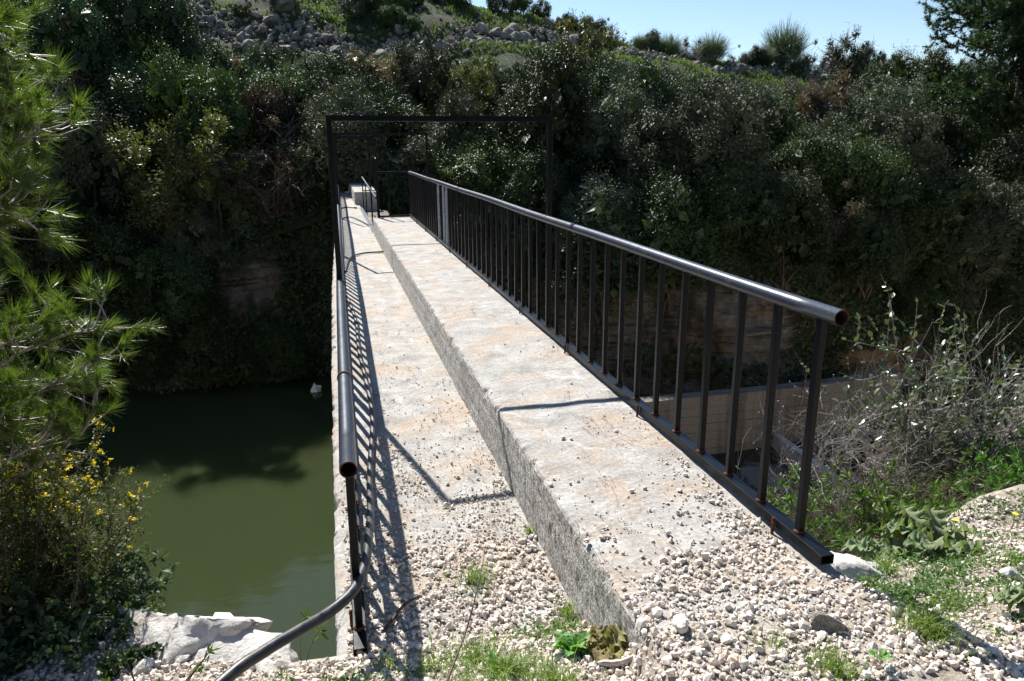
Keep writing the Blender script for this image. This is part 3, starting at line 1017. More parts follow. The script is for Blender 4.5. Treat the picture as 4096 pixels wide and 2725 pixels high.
def wall_piece(mb, c, d, z0, z1, y_in, y_out, gap):
    c, d = c + gap, d - gap
    a, b = wall_y(c), wall_y(d)
    V = [(c, a + y_in, z0), (d, b + y_in, z0), (d, b + y_in, z1), (c, a + y_in, z1), (c, a + y_out, z0), (d, b + y_out, z0), (d, b + y_out, z1), (c, a + y_out, z1)]
    mb.add(V, [(0, 1, 2, 3), (5, 4, 7, 6), (4, 0, 3, 7), (1, 5, 6, 2), (3, 2, 6, 7), (4, 5, 1, 0)])


core, cop = MB(), MB()
for c, d in zip(cols[:-1], cols[1:]):
    for a, b in zip(rows[:-1], rows[1:]):
        mb = MB()
        dy = Rw.uniform(0, 0.02)
        wall_piece(mb, c, d, a + 0.006, b - 0.006, dy, dy + 0.2, 0.004 if d < 14 else 0.001)
        child(obj('panel', mb.me('panel', M['cwall'])), tw)
    wall_piece(core, c, d, -8.5, -6.47, 0.06, 0.40, 0)
    wall_piece(cop, c, d, -6.445, -6.36, -0.03, 0.45, 0)
child(obj('wall_core', core.me('wall_core', M['cside'])), tw)
child(obj('coping', cop.me('coping', M['cwall'])), tw)
mb = MB()
V = [(14.0, 20.15, -8.5), (14.0, 20.15, -7.95), (14.25, 20.15, -7.95), (14.25, 20.15, -8.5), (13.3, 8, -8.5), (13.3, 8, -7.95), (13.55, 8, -7.95), (13.55, 8, -8.5)]
mb.add(V, [(0, 1, 5, 4), (1, 2, 6, 5), (2, 3, 7, 6), (4, 5, 6, 7), (0, 3, 2, 1)])
tag(obj('end_sill', mb.me('end_sill', M['cside'])), 'low concrete sill crossing the basin floor in front of the rubble', 'wall')

# ------------------------------------------------------------------ stones
_t = (1 + 5 ** 0.5) / 2
ICO_V = unit(np.array([(-1, _t, 0), (1, _t, 0), (-1, -_t, 0), (1, -_t, 0), (0, -1, _t), (0, 1, _t), (0, -1, -_t), (0, 1, -_t), (_t, 0, -1), (_t, 0, 1), (-_t, 0, -1), (-_t, 0, 1)], float))
ICO_F = np.array([(0, 11, 5), (0, 5, 1), (0, 1, 7), (0, 7, 10), (0, 10, 11), (1, 5, 9), (5, 11, 4), (11, 10, 2), (10, 7, 6), (7, 1, 8), (3, 9, 4), (3, 4, 2), (3, 2, 6), (3, 6, 8), (3, 8, 9), (4, 9, 5), (2, 4, 11), (6, 2, 10), (8, 6, 7), (9, 8, 1)])


def ico2():
    V = [tuple(v) for v in ICO_V]
    cache = {}

    def mid(a, b):
        k = (min(a, b), max(a, b))
        if k not in cache:
            p = unit((np.array(V[a]) + np.array(V[b])) / 2)
            V.append(tuple(p))
            cache[k] = len(V) - 1
        return cache[k]
    F = []
    for a, b, c in ICO_F:
        ab, bc, ca = mid(a, b), mid(b, c), mid(c, a)
        F += [(a, ab, ca), (b, bc, ab), (c, ca, bc), (ab, bc, ca)]
    return np.array(V), np.array(F)


def subdiv(V, F):
    V = [tuple(v) for v in V]
    cache = {}

    def mid(a, b):
        k = (min(a, b), max(a, b))
        if k not in cache:
            p = unit((np.array(V[a]) + np.array(V[b])) / 2)
            V.append(tuple(p))
            cache[k] = len(V) - 1
        return cache[k]
    G = []
    for a, b, c in F:
        ab, bc, ca = mid(a, b), mid(b, c), mid(c, a)
        G += [(a, ab, ca), (b, bc, ab), (c, ca, bc), (ab, bc, ca)]
    return np.array(V), np.array(G)


ICO3 = subdiv(*ico2())
ICO4 = subdiv(*ICO3)


def rough_stone(R, base, cuts=7, rough=0.10):
    """angular stone: a ball cut by planes"""
    V = base.copy()
    for k in range(cuts):
        n = rand_dirs(R, 1)[0]
        h = R.uniform(0.45, 0.85)
        d = V @ n - h
        V = V - np.outer(np.maximum(d, 0), n)
    V = V * (1 + rough * R.normal(size=(len(V), 1)) * 0.5)
    return V


def rand_basis(R, n, flat=0.0):
    z = rand_dirs(R, n)
    z[:, 2] += flat
    z = unit(z)
    x = unit(np.cross(z, rand_dirs(R, n)))
    return np.stack([x, np.cross(z, x), z], 1)


def deck_surface(x, y):
    g = near_ground(x, y)
    on_deck = (x > deck_left(y) + 0.01) & (x < 0.925)
    g = np.where(on_deck & (y > 1.9), np.maximum(g, -0.38), g)
    on_blk = (x >= 0.925) & (x < 1.82) & (y > 1.9)
    return np.where(on_blk, np.maximum(g, 0.0), g)


def build_gravel():
    R = rng_(101)
    pts = []

    def region(x0, x1, y0, y1, dens, fn, lay=0.0):
        n = int((x1 - x0) * (y1 - y0) * dens)
        x, y = R.uniform(x0, x1, n), R.uniform(y0, y1, n)
        k = R.uniform(0, 1, n) < fn(x, y)
        x, y = x[k], y[k]
        pts.append(np.stack([x, y, deck_surface(x, y) + R.uniform(0, 1, len(x)) * lay], 1))

    # left bank
    region(-1.75, 0.0, 1.7, 3.2, 3500, lambda x, y: (y < near_edge(x) + 0.02) & ((x < -0.06) | (y < 2.55)) & (y > 1.55 + 0.2 * (x + 0.4)), 0.010)
    # walkway, thinning out away from the bank
    def fdeck(x, y):
        f = np.interp(y, [2.4, 3.4, 3.9, 4.4, 5.0, 7, 10, 16], [1, 1, 0.75, 0.34, 0.07, 0.007, 0.0015, 0.0005])
        pat = smooth(-0.25, 0.35, fbm(x * 3, y * 2.2, seed=61, oct=3))
        f = f * np.where(y > 3.4, 0.25 + 1.1 * pat, 1)
        left_bare = np.where((x < 0.12) & (y > 2.7), 0.55, 1)
        return np.clip(f * left_bare + 0.05 * smooth(0.75, 0.9, x) * (y < 6) * (y > 3.5), 0, 1)
    region(-0.05, 0.915, 1.85, 16, 3900, fdeck, 0.007)
    # block top
    def fblk(x, y):
        lim = 2.2 + 0.5 * (x - 0.93) + 0.12 * fbm(x * 4, y * 4, seed=63, oct=3)
        f = np.where(y < lim, 1.0, np.interp(y - lim, [0, 0.25, 0.7, 1.6, 3.5, 7, 12], [0.40, 0.12, 0.026, 0.005, 0.0008, 0.0002, 0.0001]))
        pat = 0.4 + 1.2 * smooth(-0.3, 0.5, fbm(x * 2.5, y * 1.8, seed=64, oct=3))
        edge = 1 + 2.2 * smooth(1.50, 1.68, x)
        return np.clip(f * np.where(y < lim, 1, pat * edge), 0, 1) * ((np.abs(x - XR) > 0.045) | (y < 2.1))
    region(0.93, 1.81, 1.55, 14, 4200, fblk, 0.003)
    region(0.84, 1.02, 1.5, 2.03, 3200, lambda x, y: np.ones_like(x), 0.006)
    # right bank, gravel between low plants
    region(1.80, 2.25, 1.2, 2.3, 3000, lambda x, y: smooth(2.25, 2.0, x), 0.006)
    region(1.80, 5.0, 1.2, 3.6, 2600, lambda x, y: np.clip(0.30 + 0.9 * smooth(-0.3, 0.4, fbm(x * 3, y * 3, seed=66, oct=3)) + smooth(2.1, 1.8, x), 0, 1) * (y < near_edge(x) + 0.05), 0.008)
    P = np.concatenate(pts)
    n = len(P)
    s = np.clip(np.exp(R.normal(math.log(0.0080), 0.50, n)), 0.004, 0.026)
    small = (P[:, 1] > 3.3) & (P[:, 0] < 0.925)
    s = np.where(small, s * 0.66, s)
    s = np.where((P[:, 0] > 0.925) & (P[:, 0] < 1.82) & (P[:, 1] > 2.6), s * 0.78, s)
    P[:, 2] += s * 0.30
    VV, FF, off = [], [], 0
    var = R.integers(0, 16, n)
    for k in range(16):
        T = rough_stone(R, ICO_V, 6, 0.05)
        T = T * np.array([1, R.uniform(0.65, 1.0), R.uniform(0.5, 0.8)])
        i = var == k
        V, F = scatter(T, ICO_F, P[i], rand_basis(R, i.sum(), 0.9), s[i])
        VV.append(V)
        FF.append(F + off)
        off += len(V)
    tag(obj('gravel', mesh('gravel', np.concatenate(VV), np.concatenate(FF), M['gravel'])), 'white and buff crushed limestone gravel on the bank and walkway', 'gravel', kind='stuff')
    return n


n_gravel = build_gravel()


def boulder(name, loc, sc, rz, seed, label, mat=None, rough=0.03, group=None, cuts=9):
    R = rng_(seed)
    B, F = ICO4 if max(sc) > 0.1 else ICO3
    V = rough_stone(R, B, cuts, 0.0)
    V = V * (1 + (0.30 if max(sc) > 0.1 else 0.16) * fbm(V[:, 0] * 1.7, V[:, 1] * 1.7, V[:, 2] * 1.7 + seed, seed, 5)[:, None] + rough * vnoise(V[:, 0] * 9, V[:, 1] * 9, V[:, 2] * 9, seed)[:, None])
    V = V * np.array(sc)
    o = obj(name, mesh(name, V, F, mat or M['boulder'], smooth_=(max(sc) > 0.1)), None, loc)
    o.rotation_euler = (0, 0, rz)
    return tag(o, label, 'rock', group)


boulder('limestone_ledge', (-0.74, 2.92, -0.41), (0.36, 0.22, 0.15), -0.42, 11, 'large flat white limestone ledge at the water edge, lower left', cuts=5)
boulder('limestone_ledge', (-0.50, 2.76, -0.44), (0.27, 0.18, 0.15), -0.80, 14, 'sloping white limestone shoulder between the ledge and the pipe', cuts=5)
boulder('limestone_rock', (-0.325, 2.545, -0.42), (0.14, 0.10, 0.11), -0.3, 12, 'smaller white limestone rock right of the large ledge, beside the pipe', cuts=5)
boulder('limestone_boulder', (2.13, 2.48, -0.40), (0.27, 0.20, 0.17), -0.2, 18, 'rounded cream limestone boulder right of the near end of the railing', cuts=2)
for k, (x, y, s, lab) in enumerate(((2.70, 2.13, 0.055, 'angular beige stone among low plants at the right edge'), (2.28, 2.22, 0.03, 'small white stone in the green ground cover on the right bank'),
                                    (1.55, 1.83, 0.06, 'weathered brown stone in the gravel at the end of the raised block'), (-0.82, 2.70, 0.05, 'grey stone at the edge of the leafy shrub, lower left'),
                                    (-0.70, 2.72, 0.042, 'rounded white stone behind the flat limestone ledge'), (-0.34, 2.60, 0.035, 'grey angular stone lying on the limestone ledge'),
                                    (1.06, 1.93, 0.045, 'large pale stone on the corner of the raised block'), (0.72, 2.85, 0.03, 'pale grey chip of stone beside the grass on the walkway'))):
    boulder('stone', (x, y, float(deck_surface(x, y)) + s * 0.35), (s, s * 0.8, s * 0.62), k * 1.3, 40 + k, lab, M['boulder'] if k != 2 else M['scree'])


# ------------------------------------------------------------------ rubble slope and hill grass on the far side
def pick(ax, ay):
    """where the view line through (x/y, z/y) meets the far hillside: used to lay the scree along real ground"""
    yy = np.linspace(28, 75, 600)
    h = far_height(ax * yy, yy)
    i = np.argmax(h > EYE + ay * yy)
    return yy[i]


def scree_mask(x, y):
    c = np.interp(x, [-14, -8, -3, 2, 7, 12, 16, 19, 26, 40], [53, 52.6, 51.8, 49.6, 48.8, 49.4, 51.2, 51.5, 52, 52])
    w = np.interp(x, [-14, -8, 0, 7, 12, 16, 20, 30, 40], [1.4, 2.7, 2.1, 1.9, 2.0, 2.4, 1.3, 0.9, 0.5])
    d = (y - c) / w + 0.45 * fbm(x * 0.25, y * 0.25, seed=71, oct=3)
    return np.exp(-d * d * 1.1)


LIMX = [-0.6, -0.24, -0.20, -0.15, -0.10, -0.05, 0.05, 0.09, 0.14, 0.2, 0.25, 0.31, 0.36, 0.45, 0.55, 0.65, 0.75, 0.85, 1.2]
LIMZ = [0.30, 0.20, 0.15, 0.118, 0.124, 0.118, 0.112, 0.092, 0.095, 0.112, 0.10, 0.125, 0.12, 0.098, 0.092, 0.085, 0.078, 0.072, 0.06]


def place_words(x, y, only=False):
    ax = x / y
    a = ['behind the pine branches at far left', 'between the pine branches and the rounded pair', 'just left of the nearest frame', 'seen through the nearest frame', 'just right of the nearest frame', 'above the middle of the railing', 'above the near half of the railing', 'left of the large pine', 'under the large pine at far right']
    b = ['near the cliff rim', 'low on the slope', 'halfway up the slope', 'high on the slope']
    i = int(np.searchsorted([-0.22, -0.11, 0.0, 0.29, 0.42, 0.60, 0.78, 0.94], ax))
    j = int(np.searchsorted([3.0, 7.0, 12.0], y - float(cliff_y(x))))
    if only:
        return a[i]
    return b[j] + ' ' + a[i]


def build_scree():
    R = rng_(202)
    B, F2 = ico2()
    protos = [mesh('scree_boulder', rough_stone(R, B, 8, 0.06) * np.array([1, R.uniform(0.7, 1), R.uniform(0.55, 0.85)]), F2, M['scree']) for _ in range(10)]
    n = 0
    tries = 0
    while n < 240 and tries < 20000:
        tries += 1
        x = R.uniform(-12, 32)
        y = R.uniform(44, 59)
        if R.uniform() > scree_mask(x, y):
            continue
        s = float(np.clip(np.exp(R.normal(math.log(0.27), 0.5)), 0.14, 0.95))
        o = obj('scree_boulder', protos[R.integers(0, 10)], None, (x, y, float(far_height(x, y)) + s * 0.12))
        o.scale = (s, s, s)
        o.rotation_euler = (R.uniform(-0.5, 0.5), R.uniform(-0.5, 0.5), R.uniform(0, 6.28))
        tag(o, ('large' if s > 0.5 else 'middling' if s > 0.27 else 'small') + ' pale boulder in the hill rubble ' + place_words(x, y, True), 'rock', 'boulders in the rubble band on the hill')
        n += 1
    k = 9000
    x, y = R.uniform(-14, 34, k), R.uniform(43, 59, k)
    keep = R.uniform(0, 1, k) < scree_mask(x, y) * 1.1 + 0.03
    x, y = x[keep], y[keep]
    s = np.clip(np.exp(R.normal(math.log(0.13), 0.4, len(x))), 0.05, 0.3)
    P = np.stack([x, y, far_height(x, y) + s * 0.3], 1)
    VV, FF, off = [], [], 0
    var = R.integers(0, 8, len(x))
    for q in range(8):
        T = rough_stone(R, ICO_V, 6, 0.06)
        i = var == q
        V, F = scatter(T, ICO_F, P[i], rand_basis(R, i.sum(), 0.5), s[i])
        VV.append(V)
        FF.append(F + off)
        off += len(V)
    tag(obj('rubble', mesh('rubble', np.concatenate(VV), np.concatenate(FF), M['scree'])), 'small limestone rubble between the boulders on the hill', 'rubble', kind='stuff')
    # rubble bank on the basin floor, right
    k = 900
    x, y = R.uniform(14.4, 22, k), R.uniform(13, 20.0, k)
    s = R.uniform(0.06, 0.2, k)
    P = np.stack([x, y, -8.40 + 0.35 * smooth(14.4, 17, x) + s * 0.2], 1)
    T = rough_stone(R, ICO_V, 6, 0.05)
    V, F = scatter(T, ICO_F, P, rand_basis(R, k, 0.5), s)
    tag(obj('rubble', mesh('basin_rubble', V, F, M['scree'])), 'grey stones heaped behind the low sill in the basin', 'rubble', kind='stuff')


build_scree()


def blades(R, P, h, w, lean, mat, name, label, cat):
    """grass: bent two-segment blades"""
    n = len(P)
    a = R.uniform(0, 6.28, n)
    d = np.stack([np.cos(a), np.sin(a), np.zeros(n)], 1)
    s = np.stack([-np.sin(a), np.cos(a), np.zeros(n)], 1)
    l = R.uniform(0.2, 1.0, n)[:, None] * lean
    h = np.asarray(h)[:, None]
    w = np.asarray(w)[:, None] if np.ndim(w) else w
    up = np.array([0, 0, 1.0])
    p1 = P + up * h * 0.55 + d * l * h * 0.3
    p2 = P + up * h * (1 - 0.35 * l) + d * l * h
    V = np.stack([P - s * w, P + s * w, p1 + s * w * 0.8, p1 - s * w * 0.8, p2], 1).reshape(-1, 3)
    b = (np.arange(n) * 5)[:, None]
    Q = b + np.array([0, 1, 2, 3])
    T = b + np.array([3, 2, 4])
    return tag(obj(name, mesh(name, V, [Q, T], mat)), label, cat, kind='stuff')


def build_hill_grass():
    R = rng_(303)
    n = 70000
    x, y = R.uniform(-16, 52, n), R.uniform(42, 62, n)
    f = fbm(x * 0.35, y * 0.35, seed=81, oct=4)
    keep = (f > -0.5) & (scree_mask(x, y) < 0.5) & ((y > 46) | (x > 20))
    x, y = x[keep], y[keep]
    P = np.stack([x, y, far_height(x, y) - 0.03], 1)
    blades(R, P, R.uniform(0.12, 0.38, len(x)), R.uniform(0.018, 0.045, len(x)), 0.9, M['herb'], 'hill_grass', 'bright green grass and herbs on the upper hillside', 'grass')


build_hill_grass()


# ------------------------------------------------------------------ shrubs and trees of the far bank
def grow(R, p, d, L, n, wob, grav=0.0):
    pts = [np.array(p, float)]
    d = np.array(d, float)
    for k in range(n):
        d = d + R.normal(size=3) * wob + np.array([0, 0, grav])
        d /= np.linalg.norm(d)
        pts.append(pts[-1] + d * L / n)
    return np.array(pts)


def crown_mesh(name, seed, mat, nleaf=8000, ncl=42, shape=(1, 1, 1.0), leaf=0.042, zc=0.95, lump=0.30, sprig=0.12, open_=0.0, tmpl=LEAF4):
    """leaf clumps spread over and through an uneven dome of about unit radius"""
    R = rng_(seed)
    # boughs evenly spread over the dome (best of several candidates), then lifted and pushed out unevenly
    c = []
    for k in range(ncl):
        q = rand_dirs(R, 12)
        q[:, 2] = np.abs(q[:, 2]) * 1.2 - 0.85 * R.uniform(0, 1, 12) ** 1.4
        q = unit(q)
        if c:
            q = q[np.argmax(np.min(np.linalg.norm(q[:, None] - np.array(c)[None], axis=2), 1))][None]
        c.append(q[0])
    c = np.array(c) * R.uniform(0.50, 0.92, ncl)[:, None]
    c *= (1 + 0.40 * fbm(c[:, 0] * 1.3 + seed, c[:, 1] * 1.3, c[:, 2] * 1.3, seed, 2))[:, None]
    out_ = unit(c)
    c = c * np.array(shape)
    c[:, 2] += zc * shape[2]
    r = lump * R.uniform(0.55, 1.35, ncl)
    w = r ** 2
    ci = R.choice(ncl, nleaf, p=w / w.sum())
    u = unit(rand_dirs(R, nleaf) + 0.55 * out_[ci] + np.array([0, 0, 0.45]))
    ph = fbm(u[:, 0] * 3 + ci * 7.3, u[:, 1] * 3, u[:, 2] * 3, seed + 3, 2)
    rad = r[ci] * np.clip(R.normal(0.86, 0.12, nleaf), 0.1, 1.4) * (1 + 0.28 * ph)
    pos = c[ci] + u * rad[:, None]
    nrm = unit(u * 1.0 + rand_dirs(R, nleaf) * 0.6 + np.array([0, 0, 0.2]))
    d = unit(rand_dirs(R, nleaf) + u * 0.7)
    s = leaf * R.uniform(0.6, 1.4, nleaf)
    # shoots that break the outline
    ns = int(nleaf * sprig)
    k = max(ns // 14, 1)
    ci2 = R.integers(0, ncl, k)
    u2 = unit(rand_dirs(R, k) + unit(c[ci2] - np.array([0, 0, 0.5])) * 1.2 + np.array([0, 0, 0.8]))
    t = R.uniform(0.6, 1.7, (k, 14))
    p2 = c[ci2][:, None] + u2[:, None] * (r[ci2][:, None, None] * t[:, :, None]) + R.normal(size=(k, 14, 3)) * 0.018
    p2 = p2.reshape(-1, 3)
    pos = np.concatenate([pos, p2])
    m_ = len(p2)
    nrm = np.concatenate([nrm, rand_dirs(R, m_)])
    d = np.concatenate([d, unit(np.repeat(u2, 14, 0) + rand_dirs(R, m_) * 0.9)])
    s = np.concatenate([s, leaf * R.uniform(0.6, 1.3, m_)])
    # oversized leaves added inside each bough to block the sun and darken it
    nc = ncl * 34
    ck = np.repeat(np.arange(ncl), 34)
    uc = rand_dirs(R, nc)
    pos = np.concatenate([pos, c[ck] + uc * (r[ck] * R.uniform(0.15, 0.72, nc))[:, None]])
    nrm = np.concatenate([nrm, unit(uc + rand_dirs(R, nc) * 0.4)])
    d = np.concatenate([d, rand_dirs(R, nc)])
    s = np.concatenate([s, r[ck] * R.uniform(0.45, 0.8, nc)])
    keep = pos[:, 2] > 0.03
    V, F = scatter(tmpl[0], tmpl[1], pos[keep], basis_from(d[keep], nrm[keep]), s[keep])
    return mesh(name, V, F, mat)


def stems_mesh(name, seed, mat, n=7, spread=0.55, h=1.2, r=0.035, twigs=0):
    R = rng_(seed)
    mb = MB()
    for k in range(n):
        a = R.uniform(0, 6.28)
        P = grow(R, (R.normal(0, 0.06), R.normal(0, 0.06), -0.15), (math.cos(a) * spread, math.sin(a) * spread, 1.0), h * R.uniform(0.7, 1.15), 6, 0.14)
        mb.tube(P, np.linspace(r * R.uniform(0.6, 1.1), 0.006, len(P)), 5, cap=False)
        for q in range(twigs):
            i = R.integers(2, len(P))
            Q = grow(R, P[i - 1], rand_dirs(R, 1)[0] + np.array([0, 0, 0.6]), R.uniform(0.3, 0.7), 5, 0.22)
            mb.tube(Q, np.linspace(0.012, 0.003, len(Q)), 3, cap=False)
            for q2 in range(2):
                j = R.integers(1, len(Q))
                S = grow(R, Q[j - 1], rand_dirs(R, 1)[0] + np.array([0, 0, 0.4]), R.uniform(0.15, 0.4), 4, 0.25)
                mb.tube(S, np.linspace(0.006, 0.002, len(S)), 3, cap=False)
    return mb.me(name, mat)


KIND = {}


def kinds():
    for k in range(3):
        KIND['oak%d' % k] = (crown_mesh('crown', 500 + k, M['oak'], 17000, 26, (1, 1, 1.0), 0.040, 0.92, 0.36), stems_mesh('stems', 520 + k, M['bark']))
    for k in range(3):
        KIND['grey%d' % k] = (crown_mesh('crown', 540 + k, M['grey'], 18000, 32, (1, 1, 0.92), 0.036, 0.92, 0.32, 0.15), stems_mesh('stems', 560 + k, M['bark']))
    for k in range(2):
        KIND['lent%d' % k] = (crown_mesh('crown', 580 + k, M['lentisk'], 17000, 22, (1, 1, 0.82), 0.039, 0.9, 0.37), stems_mesh('stems', 600 + k, M['bark']))
    KIND['yell0'] = (crown_mesh('crown', 620, M['yellow'], 12000, 30, (0.9, 0.9, 1.15), 0.038, 0.9, 0.28, 0.25), stems_mesh('stems', 621, M['bark']))
    KIND['rust0'] = (crown_mesh('crown', 640, M['rusty'], 9000, 36, (1, 1, 1.0), 0.036, 0.9, 0.27, 0.3), stems_mesh('stems', 641, M['twig'], 12, 0.7, 1.5, 0.03, 8))
    KIND['lila0'] = (crown_mesh('crown', 660, M['lilac'], 4500, 40, (1, 1, 1.0), 0.034, 0.9, 0.22, 0.35), stems_mesh('stems', 661, M['twig'], 12, 0.6, 1.5, 0.03, 8))
    # bare twiggy shrub and bare tree
    KIND['bare0'] = (crown_mesh('crown', 680, M['rusty'], 700, 6, (1, 1, 1.0), 0.035, 0.9, 0.24, 0.2), stems_mesh('stems', 681, M['bark'], 20, 0.8, 1.5, 0.022, 14))
    KIND['bare1'] = (crown_mesh('crown', 690, M['grey'], 900, 6, (1, 1, 1.0), 0.035, 0.9, 0.24, 0.2), stems_mesh('stems', 691, M['twig'], 18, 0.7, 1.7, 0.02, 16))
    # broom: sheaf of thin upright wisps
    R = rng_(700)
    n = 1900
    a, rr = R.uniform(0, 6.28, n), np.sqrt(R.uniform(0, 1, n)) * 0.8
    P = np.stack([np.cos(a) * rr * 0.75, np.sin(a) * rr * 0.75, 0.35 + 0.9 * R.uniform(0, 1, n) * (1 - 0.5 * rr)], 1)
    d = unit(np.stack([np.cos(a) * rr * 0.9, np.sin(a) * rr * 0.9, np.ones(n) * 0.9], 1) + R.normal(size=(n, 3)) * 0.34)
    V, F = scatter(np.array([(-0.009, 0, 0), (0.009, 0, 0), (0.004, 1, 0), (-0.004, 1, 0)]), np.array([(0, 1, 2, 3)]), P, basis_from(d, rand_dirs(R, n)), R.uniform(0.35, 0.8, n))
    KIND['broo0'] = (mesh('crown', V, F, M['broomw']), stems_mesh('stems', 701, M['bark'], 10, 0.5, 1.1, 0.03, 3))


kinds()
PLACED = []


def shrub(kind, x, y, r, label, group=None, dz=-0.1, hz=1.0, name='shrub', z=None, R=None, cat='shrub'):
    R = R or rng_(int(abs(x * 131 + y * 977)) + 7)
    zz = float(far_height(x, y)) + dz if z is None else z
    t = thing(name, label, cat, (x, y, zz), R.uniform(0, 6.28), (r * R.uniform(0.9, 1.1), r * R.uniform(0.9, 1.1), r * hz), group)
    c, s = KIND[kind]
    obj('crown', c, t)
    obj('stems', s, t)
    PLACED.append((x, y, r))
    return t


def ray_pt(ax, y, dz=0.0):
    return ax * y


# shrubs that stand out
shrub('grey0', -3.95, 34.6, 2.2, 'round grey-green shrub on the cliff edge, left one of a rounded pair', z=-2.6, hz=0.95)
shrub('grey1', -1.35, 35.0, 2.0, 'round light green shrub on the cliff edge beside the nearest frame post', z=-2.4, hz=1.0)
shrub('grey2', 8.1, 32.6, 1.7, 'grey-leaved glinting shrub low on the cliff edge right of the nearest frame', z=-2.9)
shrub('yell0', 12.6, 36.5, 1.75, 'yellow-green leaning shrub just right of the nearest frame', hz=1.25)
shrub('oak0', -8.9, 44.5, 2.7, 'tall dark evergreen tree left of the rubble band', hz=1.25, name='evergreen_tree', cat='tree')
shrub('lila0', -12.3, 46.5, 1.7, 'pale blossoming shrub behind the pine branches at the upper left')
shrub('rust0', 3.0, 39.2, 2.0, 'brownish thin-leaved shrub above the far end of the walkway')
shrub('yell0', 34.6, 31.0, 2.2, 'yellow-leaved shrub at the right edge of the photo under the pine', hz=1.2)
shrub('broo0', 36.0, 55.0, 2.0, 'rounded broom with fine upright wisps on the right skyline', hz=1.2)
shrub('bare1', 42.2, 55.5, 2.0, 'bare leafless tree on the skyline left of the large pine', hz=1.35, name='bare_tree', cat='tree')
shrub('lent1', 36.5, 43.0, 2.2, 'bright green dense shrub in front of the ridge below the large pine')


